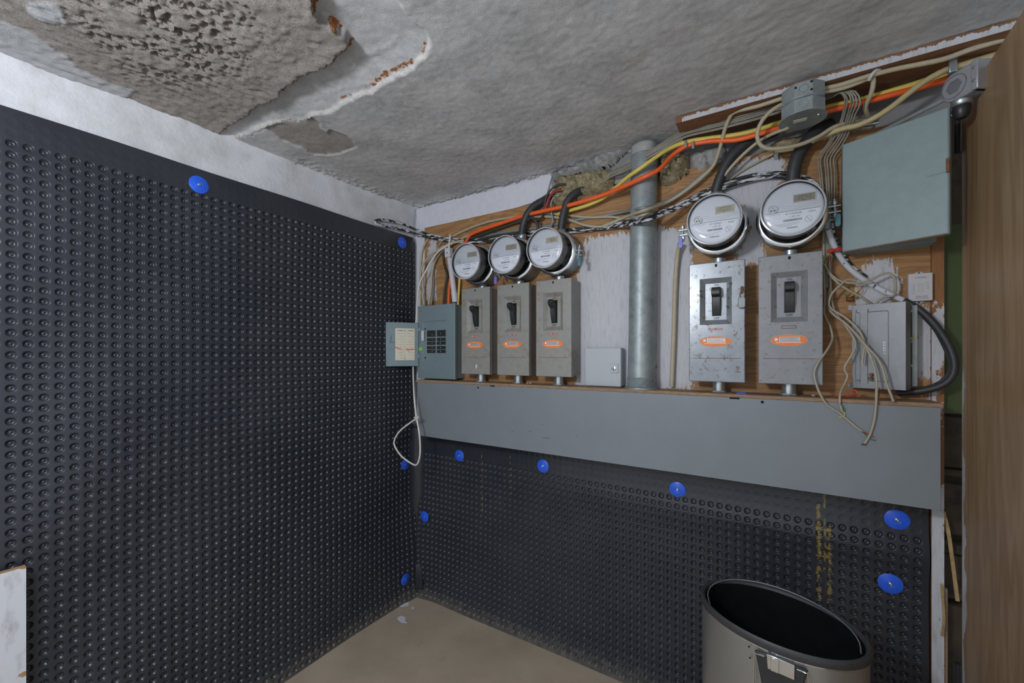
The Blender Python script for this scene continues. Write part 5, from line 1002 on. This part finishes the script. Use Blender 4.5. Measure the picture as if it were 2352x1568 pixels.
# bucket bail lying along the far inner edge
bl = []
a_l = math.atan2((Zp(1616, 1370, bz - bc[2]) - bc) @ ay1 / SY, (Zp(1616, 1370, bz) - bc) @ ax1 / SX); a_r = math.atan2((Zp(1994, 1490, bz) - bc) @ ay1 / SY, (Zp(1994, 1490, bz) - bc) @ ax1 / SX)
dlt = (a_r - a_l) % (2 * math.pi); mid = a_l + dlt / 2
far = opt(mid, 1, 0)[1] > opt(mid + math.pi, 1, 0)[1]
if not far: dlt -= 2 * math.pi
for k_ in np.linspace(0.0, 1, 14): bl.append(opt(a_l + dlt * k_, 0.885 + 0.045 * math.sin(math.pi * k_), bz - 0.016 + 0.022 * math.sin(math.pi * k_)))
part('bail_handle', MB().tube(bl, 0.0017, 8), 'zinc', t, 'thin wire bail of the inner bucket')
# hinge bracket facing the camera
hp_ = Zp(1790, 1500, bz - 0.045) - bc; ah = math.atan2(hp_ @ ay1 / SY, hp_ @ ax1 / SX)
hc = opt(ah, 0.975, 0); tgv = opt(ah + 0.05, 0.975, 0) - opt(ah - 0.05, 0.975, 0); tgv /= np.linalg.norm(tgv)
nrm = np.cross(tgv, V(0, 0, 1)); nrm = nrm if nrm @ (hc - bc) > 0 else -nrm
rgt = tgv if tgv @ RT > 0 else -tgv
q = hc + V(0, 0, bz)
part('hinge_bracket', MB().prism([(-.050, -.028), (.050, -.028), (.044, -.052), (.030, -.16), (-.026, -.16), (-.044, -.052)], q + nrm * -0.002, rgt, V(0, 0, 1), nrm * 0.007), 'black_plastic', t, 'dark plastic hinge bracket', bevel=0.003)
part('hinge_plate', MB().prism([(-.026, -.024), (.026, -.026), (.026, -.058), (-.024, -.056)], q + nrm * 0.005, rgt, V(0, 0, 1), nrm * 0.003), 'chrome', t, 'bright steel hinge plate', bevel=0.001)
part('hinge_tongue', MB().obox(q + rgt * -0.018 + nrm * 0.008 + V(0, 0, -0.055), rgt * 0.016, nrm * 0.004, V(0, 0, 0.030)), 'chrome', t, bevel=0.001)
for s_ in (-1, 1):
    part('hinge_wire', MB().tube([q + rgt * (s_ * 0.030) + nrm * 0.007 + V(0, 0, -.032), q + rgt * (s_ * 0.046) + nrm * 0.007 + V(0, 0, -.033), q + rgt * (s_ * 0.050) + nrm * 0.007 + V(0, 0, -.042), q + rgt * (s_ * 0.052) + nrm * 0.007 + V(0, 0, -.16)], 0.0016, 7, 0.006), 'chrome', t, 'bent steel wire')
for x_, z_ in ((-.062, -.03), (-.060, -.055)): part('rivet_hole', MB().lathe([(.002, 0), (.002, .001)], q + rgt * x_ - nrm * .004 + V(0, 0, z_), nrm, 8), 'black_hole', t)

# ------------------------------------------------------------------ chipped board in the left foreground, flakes on the floor
ye = -1.384
ys_ = np.linspace(ye, ye - 0.42, 60); zs_ = np.linspace(0.0, 0.735, 90); Yg, Zg = np.meshgrid(ys_, zs_, indexing='ij')
nz = vnoise(Yg, Zg, 14, 61.0); topc = 0.735 - 0.006 * np.clip((ye - Yg) / 0.03, 0, 1)
dist = ye - Yg
m = grid_mb(np.c_[np.full(Yg.size, 0.052), Yg.ravel(), Zg.ravel()], len(ys_), len(zs_)); m.box(0.033, 0.052, ye - 0.42, ye, 0.0, 0.735); m.f.pop(-3)
nst = vnoise(Yg * 0.4 + Zg * 0.15, Zg, 26, 65.0)
a = np.clip(0.95 + (dist - 0.004 - 0.06 * np.clip(nst - 0.25, 0, 1)) / 0.02, 0, 1) * np.clip(0.95 + (0.735 - Zg - 0.004 - 0.05 * np.clip(nst - 0.2, 0, 1)) / 0.02, 0, 1)
o = single('chipped_board', m, 'chipped_board', 'white faced board with splintered edge standing against the left sheet', 'board', loc=(0, 0, 0), smooth=False, fix=False); set_attr(o.data, 'paint', np.r_[a.ravel(), np.zeros(8)])
for k_, (pts, lab) in enumerate(((((918, 1388), (930, 1382), (940, 1384), (938, 1390), (925, 1393), (914, 1392)), 'white paint flake on the floor nearest the corner'),
                                 (((912, 1418), (922, 1414), (932, 1418), (930, 1426), (935, 1430), (924, 1430), (915, 1424)), 'ragged white paint flake on the floor, the larger one'),
                                 (((945, 1394), (950, 1393), (951, 1397), (946, 1398)), 'tiny white paint flake on the floor'))):
    P_ = [Zp(x, y, 0.0006) for x, y in pts]; m = MB(); nn = len(P_)
    m.add(P_ + [p_ + V(0, 0, 0.0012) for p_ in P_], [tuple(range(nn))[::-1], tuple(range(nn, 2 * nn))] + [(i, (i + 1) % nn, nn + (i + 1) % nn, nn + i) for i in range(nn)])
    single('paint_flake', m, 'paint_white', lab, 'paint flake', 'paint flakes on the floor', smooth=False)

for o in bpy.data.objects:
    if '_o' in o: del o['_o']
